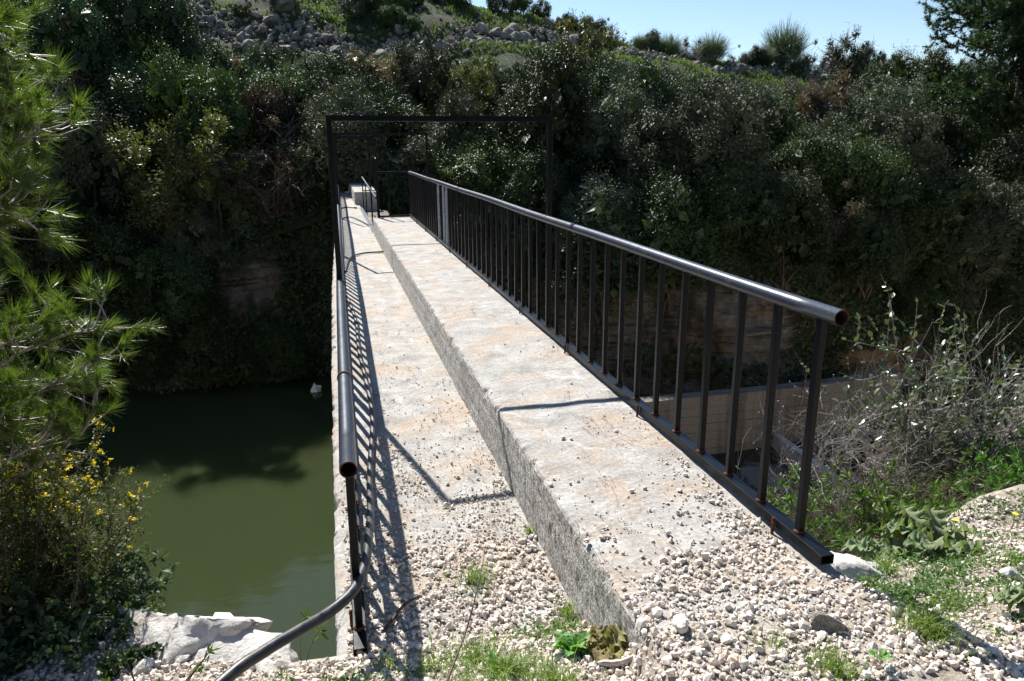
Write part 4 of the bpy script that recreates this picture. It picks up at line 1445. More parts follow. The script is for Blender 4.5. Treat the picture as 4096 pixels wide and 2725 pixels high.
def fill_shrubs():
    R = rng_(909)
    dark = ['oak0', 'oak1', 'oak2', 'grey0', 'grey1', 'grey2', 'lent0', 'lent1', 'oak1', 'grey2', 'rust0', 'bare0', 'grey0', 'yell0', 'oak0', 'grey1', 'oak2', 'grey0', 'oak1', 'oak0', 'lent0', 'grey2', 'oak2']
    n = 0
    for t in range(14000):
        x = R.uniform(-26, 56)
        y = R.uniform(30, 54)
        dd = y - cliff_y(x)
        if dd < 1.6 or abs(x) > y * 1.18 + 4:
            continue
        if scree_mask(x, y) > 0.25 and x < 22:
            continue
        k = dark[R.integers(0, len(dark))]
        hz = R.uniform(0.9, 1.5)
        r = R.uniform(1.5, 2.6) if dd < 11 else R.uniform(1.0, 1.9)
        hh = (2.1 if k[:3] in ('oak', 'yel') else 1.85) * hz
        room = EYE + np.interp(x / y, LIMX, LIMZ) * y - float(far_height(x, y))
        if room < 0.75 * hh:
            continue
        r = min(r, room / hh * R.uniform(0.9, 1.12))
        if any((x - a) ** 2 + (y - b) ** 2 < (0.44 * (r + c)) ** 2 for a, b, c in PLACED):
            continue
        lab = {'oak': 'dark evergreen shrub ', 'gre': 'grey-green small-leaved shrub ', 'len': 'mid green dense shrub ',
               'rus': 'brown-tinged thin shrub ', 'bar': 'leafless twiggy shrub ', 'yel': 'yellowish green shrub '}[k[:3]] + place_words(x, y)
        shrub(k, x, y, r, lab, 'shrubs on the far slope', hz=hz, R=R)
        n += 1
        if n > 192:
            break
    # close the remaining gaps low on the slope right of the bridge
    n = 0
    for t in range(3000):
        x = R.uniform(5, 36)
        y = float(cliff_y(x)) + R.uniform(2.0, 9.5)
        r = R.uniform(1.3, 2.1)
        if abs(x) > y * 1.18 or any((x - a) ** 2 + (y - b) ** 2 < (0.47 * (r + c)) ** 2 for a, b, c in PLACED):
            continue
        k = ['oak0', 'grey1', 'oak2', 'grey0', 'lent0', 'grey2'][n % 6]
        shrub(k, x, y, r, {'oak': 'rounded dark shrub ', 'gre': 'rounded grey-green shrub ', 'len': 'rounded mid green shrub '}[k[:3]] + place_words(x, y), 'shrubs on the far slope', hz=R.uniform(0.95, 1.35), R=R)
        n += 1
        if n > 16:
            break
    # cliff edge fringe, leaning out over the face
    for x in np.arange(-22, 34, 2.3):
        if -5.4 < x < 3.2:
            continue
        xx = x + R.uniform(-0.6, 0.6)
        y = float(cliff_y(xx)) + R.uniform(0.9, 1.9)
        r = R.uniform(1.3, 2.0)
        k = ['oak0', 'oak2', 'grey0', 'grey2', 'oak1', 'bare0'][R.integers(0, 6)]
        shrub(k, xx, y, r, {'oak': 'dark', 'gre': 'grey-green', 'bar': 'leafless'}[k[:3]] + ' shrub hanging over the cliff rim' + place_words(xx, y)[len('near the cliff rim'):], 'shrubs on the cliff rim', dz=-R.uniform(0.15, 0.95) * r, R=R)
    for x in np.arange(-21, 34, 3.1):
        xx = x + R.uniform(-1.0, 1.0)
        if -0.6 < xx < 3.4 or -5.6 < xx < -1.6:
            continue
        y = float(cliff_y(xx)) + R.uniform(0.3, 1.1)
        r = R.uniform(1.2, 2.1)
        k = ['oak0', 'oak2', 'grey1', 'oak1', 'lent1'][R.integers(0, 5)]
        shrub(k, xx, y, r, {'oak': 'dark', 'gre': 'grey-green', 'len': 'mid green'}[k[:3]] + ' shrub drooping below the cliff rim ' + place_words(xx, y, True), 'shrubs on the cliff rim', dz=-R.uniform(1.0, 1.5) * r, hz=R.uniform(0.9, 1.2), R=R)
    # lower growth on the cliff face left of the dam
    for k in range(24):
        xx = R.uniform(-20, -2.5)
        f = R.uniform(0.15, 0.75)
        if -5.6 < xx < -1.6 and f > 0.25:
            f = 0.15
        zz = -9.2 + 5.6 * f
        shrub(['oak1', 'oak2', 'oak0'][k % 3], xx, float(cliff_y(xx)) + 1.6 * f - 0.2, R.uniform(0.9, 1.9), ('low' if f < 0.35 else 'mid-height' if f < 0.55 else 'high') + ' dark shrub on the cliff face ' + place_words(xx, 31, True), 'shrubs on the cliff face', z=zz, R=R)
    for k in range(10):
        xx = R.uniform(17.5, 34)
        f = R.uniform(0.1, 0.8)
        zz = -8.4 + 5.4 * f
        shrub(['oak1', 'oak2', 'bare0'][k % 3], xx, float(cliff_y(xx)) + 1.4 * f - 0.3, R.uniform(0.8, 1.5), ('leafless' if k % 3 == 2 else 'low dark' if f < 0.4 else 'high dark') + ' shrub against the right-hand cliff ' + place_words(xx, 25, True), 'shrubs at the cliff foot', z=zz, R=R)
    # small shrubs on the upper hill
    for k in range(34):
        x = R.uniform(-6, 17)
        y = R.uniform(50, 59)
        if scree_mask(x, y) > 0.45:
            continue
        shrub(['lent0', 'lent1', 'grey1'][k % 3], x, y, R.uniform(0.45, 1.0), ('low green bush' if k % 3 < 2 else 'low grey-green bush') + ' on the grassy hill above the rubble ' + ('at left' if x < 1 else 'in the middle' if x < 9 else 'at right'), 'bushes above the rubble', R=R)
    # skyline shrubs
    x = 17.0
    while x < 64:
        yr = float(np.interp(x, RX, RY))
        k = ['grey0', 'grey1', 'broo0', 'grey2', 'oak2', 'bare1', 'lent0', 'broo0', 'bare0'][R.integers(0, 9)]
        r = float(np.interp(x, [17, 21, 26, 40, 64], [0.5, 0.8, 1.05, 1.25, 1.5])) * R.uniform(0.55, 1.35)
        shrub(k, x, yr + R.uniform(-1.2, 0.6), r, {'gre': 'grey-green', 'oak': 'dark', 'bro': 'wispy broom', 'bar': 'leafless', 'len': 'mid green'}[k[:3]] + ' shrub on the skyline ' + ('where the ridge drops from the hilltop' if x < 23 else 'above the middle of the railing' if x < 31 else 'above the grassy strip' if x < 39 else 'left of the large pine' if x < 49 else 'behind the large pine'), 'shrubs along the skyline', dz=-0.45 * r, hz=R.uniform(0.95, 1.3), R=R)
        x += r * R.uniform(0.7, 1.5)


fill_shrubs()


def build_undergrowth():
    R = rng_(2024)
    n = 60000
    x = R.uniform(-26, 58, n)
    y = cliff_y(x) + 1.2 + R.uniform(0, 1, n) ** 0.8 * 20
    k = (np.abs(x) < y * 1.2 + 3) & (scree_mask(x, y) < 0.2) & (EYE + np.interp(x / y, LIMX, LIMZ) * y > far_height(x, y) + 0.3)
    x, y = x[k], y[k]
    n = len(x)
    P = np.stack([x, y, far_height(x, y) + R.uniform(0, 0.45, n) * (0.3 + 0.7 * vnoise(x * 0.6, y * 0.6, seed=5) ** 2)], 1)
    V, F = scatter(LEAF4[0], LEAF4[1], P, basis_from(unit(rand_dirs(R, n) + np.array([0, 0, 0.6])), unit(rand_dirs(R, n) + np.array([0, -0.3, 0.4]))), R.uniform(0.09, 0.24, n))
    tag(obj('undergrowth', mesh('undergrowth', V, F, M['oak'])), 'dark leafy undergrowth between the shrubs on the far slope', 'undergrowth', kind='stuff')
    # creepers over the shaded cliff face
    n = 95000
    x = R.uniform(-34, 40, n)
    f = R.uniform(0.04, 1.02, n)
    z = -9.2 + (far_height(x, cliff_y(x) + 1.9) + 9.2) * f
    cov = fbm(x * 0.30, z * 0.45, seed=95, oct=4) + np.interp(x, [-30, -3, 0, 7, 9, 16, 18, 40], [0.95, 0.95, 0.8, 0.3, -0.45, -0.45, 0.5, 0.8]) + 0.9 * smooth(0.72, 1.0, f) - 0.5 * smooth(0.16, 0.02, f) - 2.4 * np.exp(-((x + 3.4) / 1.3) ** 2 - ((z + 3.6) / 1.2) ** 2) - 2.0 * np.exp(-((x + 9.3) / 1.6) ** 2 - ((z + 4.2) / 0.8) ** 2)
    k = cov > 0
    x, f, z = x[k], f[k], z[k]
    n = len(x)
    yf = cliff_y(x) + 1.7 * f ** 1.2 - 0.35 + 0.55 * fbm(x * 0.28, z * 0.3, seed=33, oct=4) - R.uniform(0, 0.45, n) ** 1.5
    P = np.stack([x, yf, z], 1)
    V, F = scatter(LEAF4[0], LEAF4[1], P, basis_from(unit(rand_dirs(R, n) + np.array([0, -0.3, -0.5])), unit(rand_dirs(R, n) * 1.0 + np.array([0, -0.6, 0.3]))), R.uniform(0.11, 0.25, n))
    tag(obj('creeper', mesh('creeper', V, F, M['oak'])), 'dark creepers hanging over the shaded cliff face', 'creeper', kind='stuff')


build_undergrowth()


# ------------------------------------------------------------------ pines
def tufts(mb, R, P, d, n, L, w, cone=0.55):
    """needles fanning from each point; one thin triangle each"""
    k = len(P)
    base = np.repeat(P, n, 0) + R.normal(size=(k * n, 3)) * L * 0.05
    dd = unit(np.repeat(unit(d), n, 0) + R.normal(size=(k * n, 3)) * cone)
    ll = L * R.uniform(0.6, 1.15, k * n)
    s = unit(np.cross(dd, R.normal(size=(k * n, 3)))) * w
    tip = base + dd * ll[:, None] - np.array([0, 0, 1.0]) * (ll[:, None] * 0.06)
    V = np.stack([base - s, base + s, tip], 1).reshape(-1, 3)
    mb.add(V, None, np.arange(len(V)).reshape(-1, 3))


def build_near_pine():
    R = rng_(1212)
    tr = np.array([-2.65, 3.55, -0.75])
    t = thing('pine_tree', 'young pine with long fresh needles leaning in at the left edge', 'tree', tuple(tr))
    mb = MB()
    P = grow(R, tr, (0.05, -0.02, 1), 5.4, 12, 0.03)
    mb.tube(P, np.linspace(0.085, 0.02, len(P)), 10)
    child(obj('trunk', mb.me('trunk', M['bark'], True)), t)
    zs = P[:, 2]
    tips = [(-.37, .135, 2.5), (-.385, .10, 2.2), (-.35, .085, 2.75), (-.335, .03, 2.7), (-.36, .0, 2.4), (-.335, -.03, 2.8), (-.375, -.07, 2.5), (-.41, -.10, 2.7), (-.44, -.02, 2.4), (-.46, -.09, 2.8), (-.41, .06, 2.6), (-.385, .03, 3.0),
            (-.36, .05, 2.9), (-.35, .0, 3.1), (-.40, -.05, 2.9), (-.38, .12, 2.9), (-.42, .13, 2.6), (-.43, .04, 2.8),
            (-.288, -.222, 3.0), (-.30, -.265, 3.0), (-.315, -.335, 3.05), (-.365, -.355, 2.95), (-.345, -.215, 3.1), (-.40, -.24, 2.9), (-.43, -.30, 3.0), (-.46, -.35, 2.9), (-.45, -.20, 3.1), (-.39, -.30, 3.2), (-.335, -.29, 3.3), (-.42, -.36, 3.2)]
    br = MB()
    nd = MB()
    for ax, az, y in tips:
        tip = np.array([ax * y, y, EYE + az * y])
        z0 = np.clip(tip[2] - R.uniform(0.1, 0.5), zs[1], zs[-2])
        i = np.argmin(abs(zs - z0))
        p0 = P[i]
        midp = p0 * 0.45 + tip * 0.55 + R.normal(size=3) * 0.10 + np.array([0, 0, -0.10])
        q1 = p0 * 0.75 + midp * 0.25 + R.normal(size=3) * 0.05
        B = bez([p0, q1, midp, tip * 0.8 + midp * 0.2 + R.normal(size=3) * 0.05, tip], 6)
        br.tube(B, np.linspace(0.014, 0.0035, len(B)), 6, cap=False)
        nb = len(B)
        T = np.gradient(B, axis=0)
        sh = [(B[-1], T[-1])]
        for k in range(24):
            j = R.integers(int(nb * 0.35), nb)
            d = unit(unit(T[j]) * 0.8 + R.normal(size=3) * 0.65 + np.array([0, 0, 0.35]))
            S = grow(R, B[j], d, R.uniform(0.06, 0.20), 4, 0.16, 0.05)
            br.tube(S, np.linspace(0.005, 0.002, len(S)), 4, cap=False)
            sh.append((S[-1], S[-1] - S[-2]))
            sh.append((S[-2], S[-1] - S[-2]))
            if R.uniform() < 0.6:
                d2 = unit(unit(d) + R.normal(size=3) * 0.7)
                S2 = grow(R, S[2], d2, R.uniform(0.08, 0.18), 3, 0.16, 0.05)
                br.tube(S2, np.linspace(0.004, 0.0018, len(S2)), 3, cap=False)
                sh.append((S2[-1], S2[-1] - S2[-2]))
        # bare grey twigs
        for k in range(7):
            j = R.integers(int(nb * 0.2), int(nb * 0.85))
            S = grow(R, B[j], unit(unit(T[j]) * 0.6 + R.normal(size=3) * 0.7), R.uniform(0.10, 0.26), 5, 0.2)
            br.tube(S, np.linspace(0.0045, 0.0012, len(S)), 3, cap=False)
        SP = np.array([a for a, b in sh])
        SD = np.array([b for a, b in sh])
        tufts(nd, R, SP, SD, 46, 0.080, 0.0012, 0.40)
        tufts(nd, R, SP, SD, 10, 0.095, 0.0012, 0.22)
    child(obj('branches', br.me('branches', M['pinebark'], True)), t)
    child(obj('needles', nd.me('needles', M['needle'])), t)


build_near_pine()


def build_far_pine():
    R = rng_(1313)
    bx, by = 32.5, 30.0
    bz = float(far_height(bx, by)) - 0.3
    t = thing('pine_tree', 'tall dark pine rising above the slope at the upper right edge', 'tree', (bx, by, bz))
    mb = MB()
    P = grow(R, (bx, by, bz), (0.0, 0, 1), 15.5, 14, 0.03)
    mb.tube(P, np.linspace(0.24, 0.04, len(P)), 10)
    child(obj('trunk', mb.me('trunk', M['bark'], True)), t)
    br, nd = MB(), MB()
    for k in range(165):
        f = 0.22 + 0.78 * R.uniform(0, 1) ** 1.25
        p0 = P[0] + (P[-1] - P[0]) * f
        i = int(f * (len(P) - 1))
        p0 = P[i]
        a = R.uniform(0, 6.28)
        L = np.interp(f, [0.26, 0.5, 1.0], [4.9, 4.4, 2.0]) * R.uniform(0.65, 1.1)
        B = grow(R, p0, (math.cos(a), math.sin(a), R.uniform(0.0, 0.35)), L, 9, 0.10, 0.03)
        br.tube(B, np.linspace(0.055 * (1.2 - f), 0.012, len(B)), 5, cap=False)
        T = np.gradient(B, axis=0)
        SP, SD = [B[-1]], [T[-1]]
        for q in range(26):
            j = R.integers(2, len(B))
            S = grow(R, B[j], unit(unit(T[j]) * 0.7 + R.normal(size=3) * 0.6 + np.array([0, 0, 0.3])), R.uniform(0.4, 1.0), 4, 0.15)
            br.tube(S, np.linspace(0.012, 0.004, len(S)), 3, cap=False)
            for w in (1, 2, 3, 4):
                SP.append(S[w])
                SD.append(S[w] - S[w - 1])
        tufts(nd, R, np.array(SP), np.array(SD), 18, 0.27, 0.019, 0.6)
    child(obj('branches', br.me('branches', M['bark'], True)), t)
    child(obj('needles', nd.me('needles', M['needled'])), t)


build_far_pine()


# ------------------------------------------------------------------ plants of the near bank
def put(me, name, parent):
    return child(obj(name, me), parent)


def build_broom():
    R = rng_(1414)
    base = np.array([-1.36, 3.30, -0.62])
    t = thing('broom_shrub', 'thorny shrub with yellow flowers below the pine, left of the water', 'shrub', tuple(base))
    tw, lf, fl = MB(), [], []
    tips = []
    for k in range(120):
        a = R.uniform(0, 6.28)
        tgt = np.array([R.uniform(-1.95, -1.06), R.uniform(2.95, 3.75), R.uniform(-0.4, 0.28)])
        if k < 26:
            tgt = np.array([R.uniform(-.46, -.375) * 3.2, R.uniform(3.05, 3.35), 0.33 + R.uniform(-0.14, 0.02)])
        if k in (40, 41):
            tgt = np.array([-0.275 * 3.15, 3.15, 1.6 - 0.465 * 3.15])
        if k in (42, 43, 44):
            tgt = np.array([-0.345 * 3.2, 3.2, 1.6 - 0.44 * 3.2])
        b = base + R.normal(size=3) * np.array([0.16, 0.14, 0.04])
        mid = b * 0.5 + tgt * 0.5 + R.normal(size=3) * 0.09 + np.array([0, 0, 0.05])
        B = bez([b, mid, tgt], 8)
        tw.tube(B, np.linspace(0.006, 0.0016, len(B)), 4, cap=False)
        for q in range(9):
            j = R.integers(4, len(B))
            S = grow(R, B[j], unit((B[j] - B[j - 1]) / 0.05 + R.normal(size=3) * 1.0), R.uniform(0.05, 0.22), 4, 0.2)
            tw.tube(S, np.linspace(0.0022, 0.0008, len(S)), 3, cap=False)
            for w in range(1, len(S)):
                lf.append(S[w])
                lf.append(S[w] * 0.5 + S[w - 1] * 0.5)
            tips.append((S[-1], B[-1]))
        lf += list(B[6:])
    P = np.repeat(np.array(lf), 4, 0) + R.normal(size=(len(lf) * 4, 3)) * 0.009
    n = len(P)
    V, F = scatter(LEAF4[0], LEAF4[1], P, basis_from(rand_dirs(R, n), rand_dirs(R, n)), R.uniform(0.010, 0.022, n))
    put(tw.me('twigs', M['twigd'], True), 'twigs', t)
    put(mesh('leaves', V, F, M['tiny']), 'leaves', t)
    FP = [p for p, b in tips if (p[2] > 0.17 and R.uniform() < 0.85) or (p[2] > 0.08 and R.uniform() < 0.3)] + [p for p, b in tips if p[0] > -1.0 and p[2] > -0.1 and R.uniform() < 0.35]
    FP = np.array([p + R.normal(size=3) * 0.012 for p in FP for _ in range(2)])
    FP = FP[R.permutation(len(FP))]
    petal = (np.array([(0, 0, 0), (0.32, 0.5, 0.12), (0.2, 1, 0.25), (-0.2, 1, 0.25), (-0.32, 0.5, 0.12)]), np.array([(0, 1, 2, 3, 4)]))
    V, F = scatter(petal[0], petal[1], R.normal(size=(6, 3)) * 0.004, basis_from(rand_dirs(R, 6), rand_dirs(R, 6)), R.uniform(0.007, 0.012, 6))
    fm = mesh('flower', V, F, M['flower'])
    for p in FP[:280]:
        o = obj('flower', fm, None, tuple(p))
        o.rotation_euler = tuple(R.uniform(0, 6.28, 3))
        child(o, t)


build_broom()


def leafy(name, label, base, spread, height, nst, leaf_me, leaf, per, mat, twig, seed, lean=(0, 0), cat='shrub', tmpl=LEAF_OVAL, fan=0.8, twr=0.004, rosette=False, sub=6):
    """small shrub of bent stems with leaves along them, or rosettes at the tips"""
    R = rng_(seed)
    t = thing(name, label, cat, tuple(base))
    tw = MB()
    P, D = [], []
    for k in range(nst):
        a = R.uniform(0, 6.28)
        rr = R.uniform(0.2, 1.0)
        d = np.array([math.cos(a) * rr * spread + lean[0], math.sin(a) * rr * spread + lean[1], height * R.uniform(0.55, 1.1)])
        b = np.array(base) + np.array([math.cos(a), math.sin(a), 0]) * R.uniform(0, 0.35) * spread
        B = grow(R, b, d, np.linalg.norm(d) * R.uniform(0.7, 1.0), 7, 0.10)
        tw.tube(B, np.linspace(twr, twr * 0.3, len(B)), 4, cap=False)
        segs = [B]
        for q in range(sub):
            j = R.integers(2, len(B))
            S = grow(R, B[j], unit(unit(B[j] - B[j - 1]) + R.normal(size=3) * 0.6), np.linalg.norm(d) * R.uniform(0.15, 0.4), 4, 0.15)
            tw.tube(S, np.linspace(twr * 0.5, twr * 0.2, len(S)), 3, cap=False)
            segs.append(S)
        for S in segs:
            if rosette:
                for q in range(per):
                    P.append(S[-1] - (S[-1] - S[-2]) * R.uniform(0, 0.35))
                    D.append(unit(unit(S[-1] - S[-2]) * 0.9 + R.normal(size=3) * 0.75))
            else:
                for q in range(per):
                    j = R.integers(max(1, len(S) // 3), len(S))
                    f = R.uniform()
                    P.append(S[j] * f + S[j - 1] * (1 - f))
                    D.append(unit(unit(S[j] - S[j - 1]) * 0.5 + R.normal(size=3) * fan))
    P, D = np.array(P), np.array(D)
    n = len(P)
    put(tw.me('stems', twig, True), 'stems', t)
    nr = unit(np.array([0, 0, 1.0]) + R.normal(size=(n, 3)) * 0.6)
    V, F = scatter(tmpl[0], tmpl[1], P, basis_from(D, nr), leaf * R.uniform(0.55, 1.25, n))
    put(mesh('leaves', V, F, mat), 'leaves', t)
    return t


leafy('sage_shrub', 'dark sage-leaved shrub overhanging the water in front of the yellow flowers', (-1.16, 3.08, -0.62), 0.32, 0.44, 60, None, 0.036, 13, M['bramble'], M['twigd'], 1501, (0.02, 0.0))
leafy('sage_shrub', 'low dark leafy plant on the shaded gravel at the lower left edge', (-1.36, 2.92, -0.45), 0.24, 0.14, 30, None, 0.034, 12, M['bramble'], M['twigd'], 1502)
leafy('sage_shrub', 'small sage-leaved sprout at the edge of the gravel left of the ledge', (-0.90, 2.72, -0.40), 0.10, 0.12, 8, None, 0.034, 8, M['bramble'], M['twigd'], 1503)
leafy('thorn_shrub', 'tangle of dark stems and small leaves in the shade under the yellow flowers', (-1.6, 3.1, -0.55), 0.5, 0.55, 60, None, 0.018, 16, M['tiny'], M['twigd'], 1504)


def twiggy(name, label, bases, targets, seed, mat, n=130, r=0.0035, sub=7, seeds=False):
    R = rng_(seed)
    t = thing(name, label, 'shrub', tuple(bases[0]))
    tw = MB()
    dots = []
    for k in range(n):
        b = np.array(bases[R.integers(0, len(bases))]) + R.normal(size=3) * np.array([0.12, 0.12, 0.03])
        g = targets[R.integers(0, len(targets))]
        e = np.array(g[:3]) + R.normal(size=3) * np.array(g[3])
        mid = b * 0.5 + e * 0.5 + R.normal(size=3) * 0.14 + np.array([0, 0, 0.10])
        B = bez([b, mid, e], 8)
        tw.tube(B, np.linspace(r * R.uniform(0.7, 1.6), r * 0.3, len(B)), 4, cap=False)
        for q in range(sub):
            j = R.integers(4, len(B))
            S = grow(R, B[j], unit(unit(B[j] - B[j - 1]) + R.normal(size=3) * 0.6), R.uniform(0.08, 0.45), 5, 0.2)
            tw.tube(S, np.linspace(r * 0.45, r * 0.18, len(S)), 3, cap=False)
            if seeds and R.uniform() < 0.5:
                dots += list(S[2:])
    put(tw.me('twigs', mat, True), 'twigs', t)
    if dots:
        D = np.repeat(np.array(dots), 2, 0)
        D = D + R.normal(size=D.shape) * 0.006
        V, F = scatter(LEAF4[0], LEAF4[1], D, basis_from(rand_dirs(R, len(D)), rand_dirs(R, len(D))), R.uniform(0.007, 0.015, len(D)))
        put(mesh('seed_heads', V, F, M['twig']), 'seed_heads', t)
    return t


twiggy('dry_shrub', 'grey leafless tangled shrub on the right bank below the cliff', [(4.6, 4.5, -1.5), (5.2, 4.3, -1.5), (4.0, 4.4, -1.6)], [(4.3, 4.2, -0.3, (0.35, 0.3, 0.16)), (4.9, 4.2, -0.15, (0.35, 0.3, 0.2)), (3.9, 4.2, -0.5, (0.3, 0.3, 0.16)), (5.2, 4.2, -0.4, (0.3, 0.3, 0.25)), (4.4, 4.0, -0.55, (0.4, 0.3, 0.2))], 1601, M['twig'], 150, 0.0045, 9, True)
twiggy('dry_shrub', 'wispy dry stems with tiny seed heads reaching left in front of the basin wall', [(3.8, 4.4, -1.6), (3.4, 4.3, -1.7)], [(3.2, 4.1, -0.15, (0.15, 0.2, 0.1)), (3.1, 4.1, -0.55, (0.2, 0.2, 0.1)), (3.3, 4.0, -0.9, (0.25, 0.2, 0.15)), (3.6, 4.0, -0.45, (0.2, 0.2, 0.2))], 1602, M['twig'], 50, 0.003, 9, True)
leafy('oval_leaved_shrub', 'shrub with shiny oval grey-green leaves standing above the dry tangle, right', (4.4, 4.35, -1.2), 0.50, 1.45, 46, None, 0.058, 11, M['glossy'], M['twig'], 1603, (0.0, 0.0), twr=0.006, sub=4)
leafy('oval_leaved_shrub', 'small cluster of shiny oval leaves at the right edge beside the pale twig', (5.25, 4.3, -1.2), 0.3, 1.2, 22, None, 0.055, 10, M['glossy'], M['twig'], 1604, twr=0.006, sub=4)
for k, (b, sp_, h, ns, lab) in enumerate((((3.35, 4.05, -1.45), 0.40, 0.62, 44, 'bright green tufted shrub nearest the basin, centre of the right bank'),
                                          ((2.75, 3.35, -1.05), 0.34, 0.40, 46, 'bright green tufted shrub just behind the last railing post'),
                                          ((3.9, 3.75, -1.20), 0.42, 0.58, 46, 'green tufted shrub among dry stems in the middle of the right bank'),
                                          ((4.6, 3.85, -1.05), 0.36, 0.55, 30, 'green tufted shrub under the grey tangle toward the right edge'),
                                          ((3.2, 3.25, -0.80), 0.32, 0.35, 34, 'low green tufted shrub behind the large ruffled plant'),
                                          ((4.05, 3.22, -0.70), 0.30, 0.42, 26, 'green tufted shrub at the rim of the gravel toward the right edge'),
                                          ((4.55, 3.30, -0.72), 0.30, 0.45, 26, 'green tufted shrub at the right edge just above the gravel rim'))):
    leafy('tufted_shrub', lab, b, sp_, h, int(ns * 1.7), None, 0.062, 11, M['fresh'], M['twigd'], 1610 + k, tmpl=LEAF_NARROW, rosette=True, sub=3)
twiggy('dry_shrub', 'low brown mat of dry stems behind the railing foot and boulder', [(2.6, 3.3, -1.1), (3.2, 3.4, -1.1), (3.8, 3.5, -1.0)], [(2.4, 3.2, -0.7, (0.2, 0.2, 0.08)), (3.0, 3.2, -0.65, (0.3, 0.2, 0.1)), (3.7, 3.4, -0.6, (0.3, 0.2, 0.1)), (2.9, 3.7, -0.85, (0.4, 0.2, 0.12))], 1620, M['twigd'], 230, 0.0026, 8)


def big_leaf(R, L, W, ruffle, arch, nu=26, nv=9):
    u = np.linspace(0, 1, nu)
    v = np.linspace(-1, 1, nv)
    U, Vv = np.meshgrid(u, v, indexing='ij')
    wid = W * np.sin(np.pi * np.clip(U * 0.93 + 0.05, 0, 1)) ** 0.75 * (1 + 0.16 * np.sin(U * 34 + R.uniform(0, 6)) * np.abs(Vv))
    ph = R.uniform(0, 6.28)
    x = Vv * wid
    y = L * U * np.cos(arch * U * 0.8)
    z = L * U * (0.55 - arch * 0.75 * U) + 0.30 * np.abs(Vv) * wid + ruffle * np.abs(Vv) ** 2 * np.sin(U * 30 + ph + Vv * 2.0) + ruffle * 0.5 * np.abs(Vv) * np.sin(U * 17 + 3 * Vv)
    V = np.stack([x, y, z], -1).reshape(-1, 3)
    i = np.arange(nu - 1)[:, None] * nv + np.arange(nv - 1)[None]
    Q = np.stack([i, i + nv, i + nv + 1, i + 1], -1).reshape(-1, 4)
    return V, Q


def rosette(name, label, base, n, L, W, ruffle, mat, seed, arch=(0.5, 0.9), lift=(0.1, 0.7), squash=1.0, arc=None):
    R = rng_(seed)
    t = thing(name, label, 'plant', tuple(base))
    for k in range(n):
        s = R.uniform(0.6, 1.1)
        V, Q = big_leaf(R, L * s, W * s, ruffle * s, R.uniform(*arch))
        a = (k / n * 6.28 + R.normal(0, 0.2)) if arc is None else R.uniform(*arc)
        lf = R.uniform(*lift)
        c, s_ = math.cos(lf), math.sin(lf)
        V = V @ np.array([[1, 0, 0], [0, c, s_], [0, -s_, c]])
        roll = R.normal(0, 0.25)
        V = V @ np.array([[math.cos(roll), 0, -math.sin(roll)], [0, 1, 0], [math.sin(roll), 0, math.cos(roll)]])
        V = V @ np.array([[math.cos(a), math.sin(a), 0], [-math.sin(a), math.cos(a), 0], [0, 0, 1]])
        V[:, 2] *= squash
        V[:, 2] = np.maximum(V[:, 2], -0.02)
        put(mesh('leaf', V + np.array(base) + np.array([math.cos(a + 1.57), math.sin(a + 1.57), 0]) * 0.01, Q, mat, smooth_=True), 'leaf', t)
    return t


def gz(x, y):
    return float(deck_surface(x, y))


rosette('broadleaf_plant', 'bright green broad-leaved plant at the foot of the raised block', (0.76, 2.20, gz(0.76, 2.2) + 0.01), 24, 0.115, 0.023, 0.003, M['lettuce'], 1701, lift=(0.15, 0.95))
rosette('wilted_plant', 'wilted olive leaves drooping at the near corner of the raised block', (0.865, 2.10, gz(0.86, 2.1) + 0.02), 14, 0.14, 0.034, 0.020, M['wilted'], 1702, arch=(0.7, 1.2), lift=(0.0, 0.9))
rosette('ruffled_plant', 'large plant with ruffled grey-green leaves on the right bank', (2.78, 2.62, gz(2.78, 2.62) + 0.02), 26, 0.30, 0.050, 0.030, M['velvet'], 1703, arch=(0.6, 1.0), lift=(-0.05, 0.45))
rosette('ruffled_plant', 'ruffled grey-green plant left of the larger one, half buried in herbs', (2.50, 2.66, gz(2.5, 2.66) + 0.01), 14, 0.20, 0.04, 0.022, M['velvet'], 1704, arch=(0.6, 1.0), lift=(-0.05, 0.4))
rosette('ruffled_plant', 'ruffled grey-green plant cut by the right edge of the photo, lower right', (2.42, 1.80, gz(2.42, 1.80) + 0.02), 16, 0.20, 0.04, 0.022, M['velvet'], 1705, arch=(0.6, 1.0), lift=(-0.05, 0.5))
rosette('seedling', 'tiny bright green seedling in the gravel at the bottom edge', (1.58, 1.62, gz(1.58, 1.62) + 0.03), 7, 0.05, 0.014, 0.001, M['lettuce'], 1706)
rosette('seedling', 'pale green seedling in the grass left of the broad-leaved plant', (0.45, 2.16, gz(0.45, 2.16) + 0.01), 6, 0.07, 0.014, 0.001, M['lettuce'], 1707, lift=(0.4, 1.1))


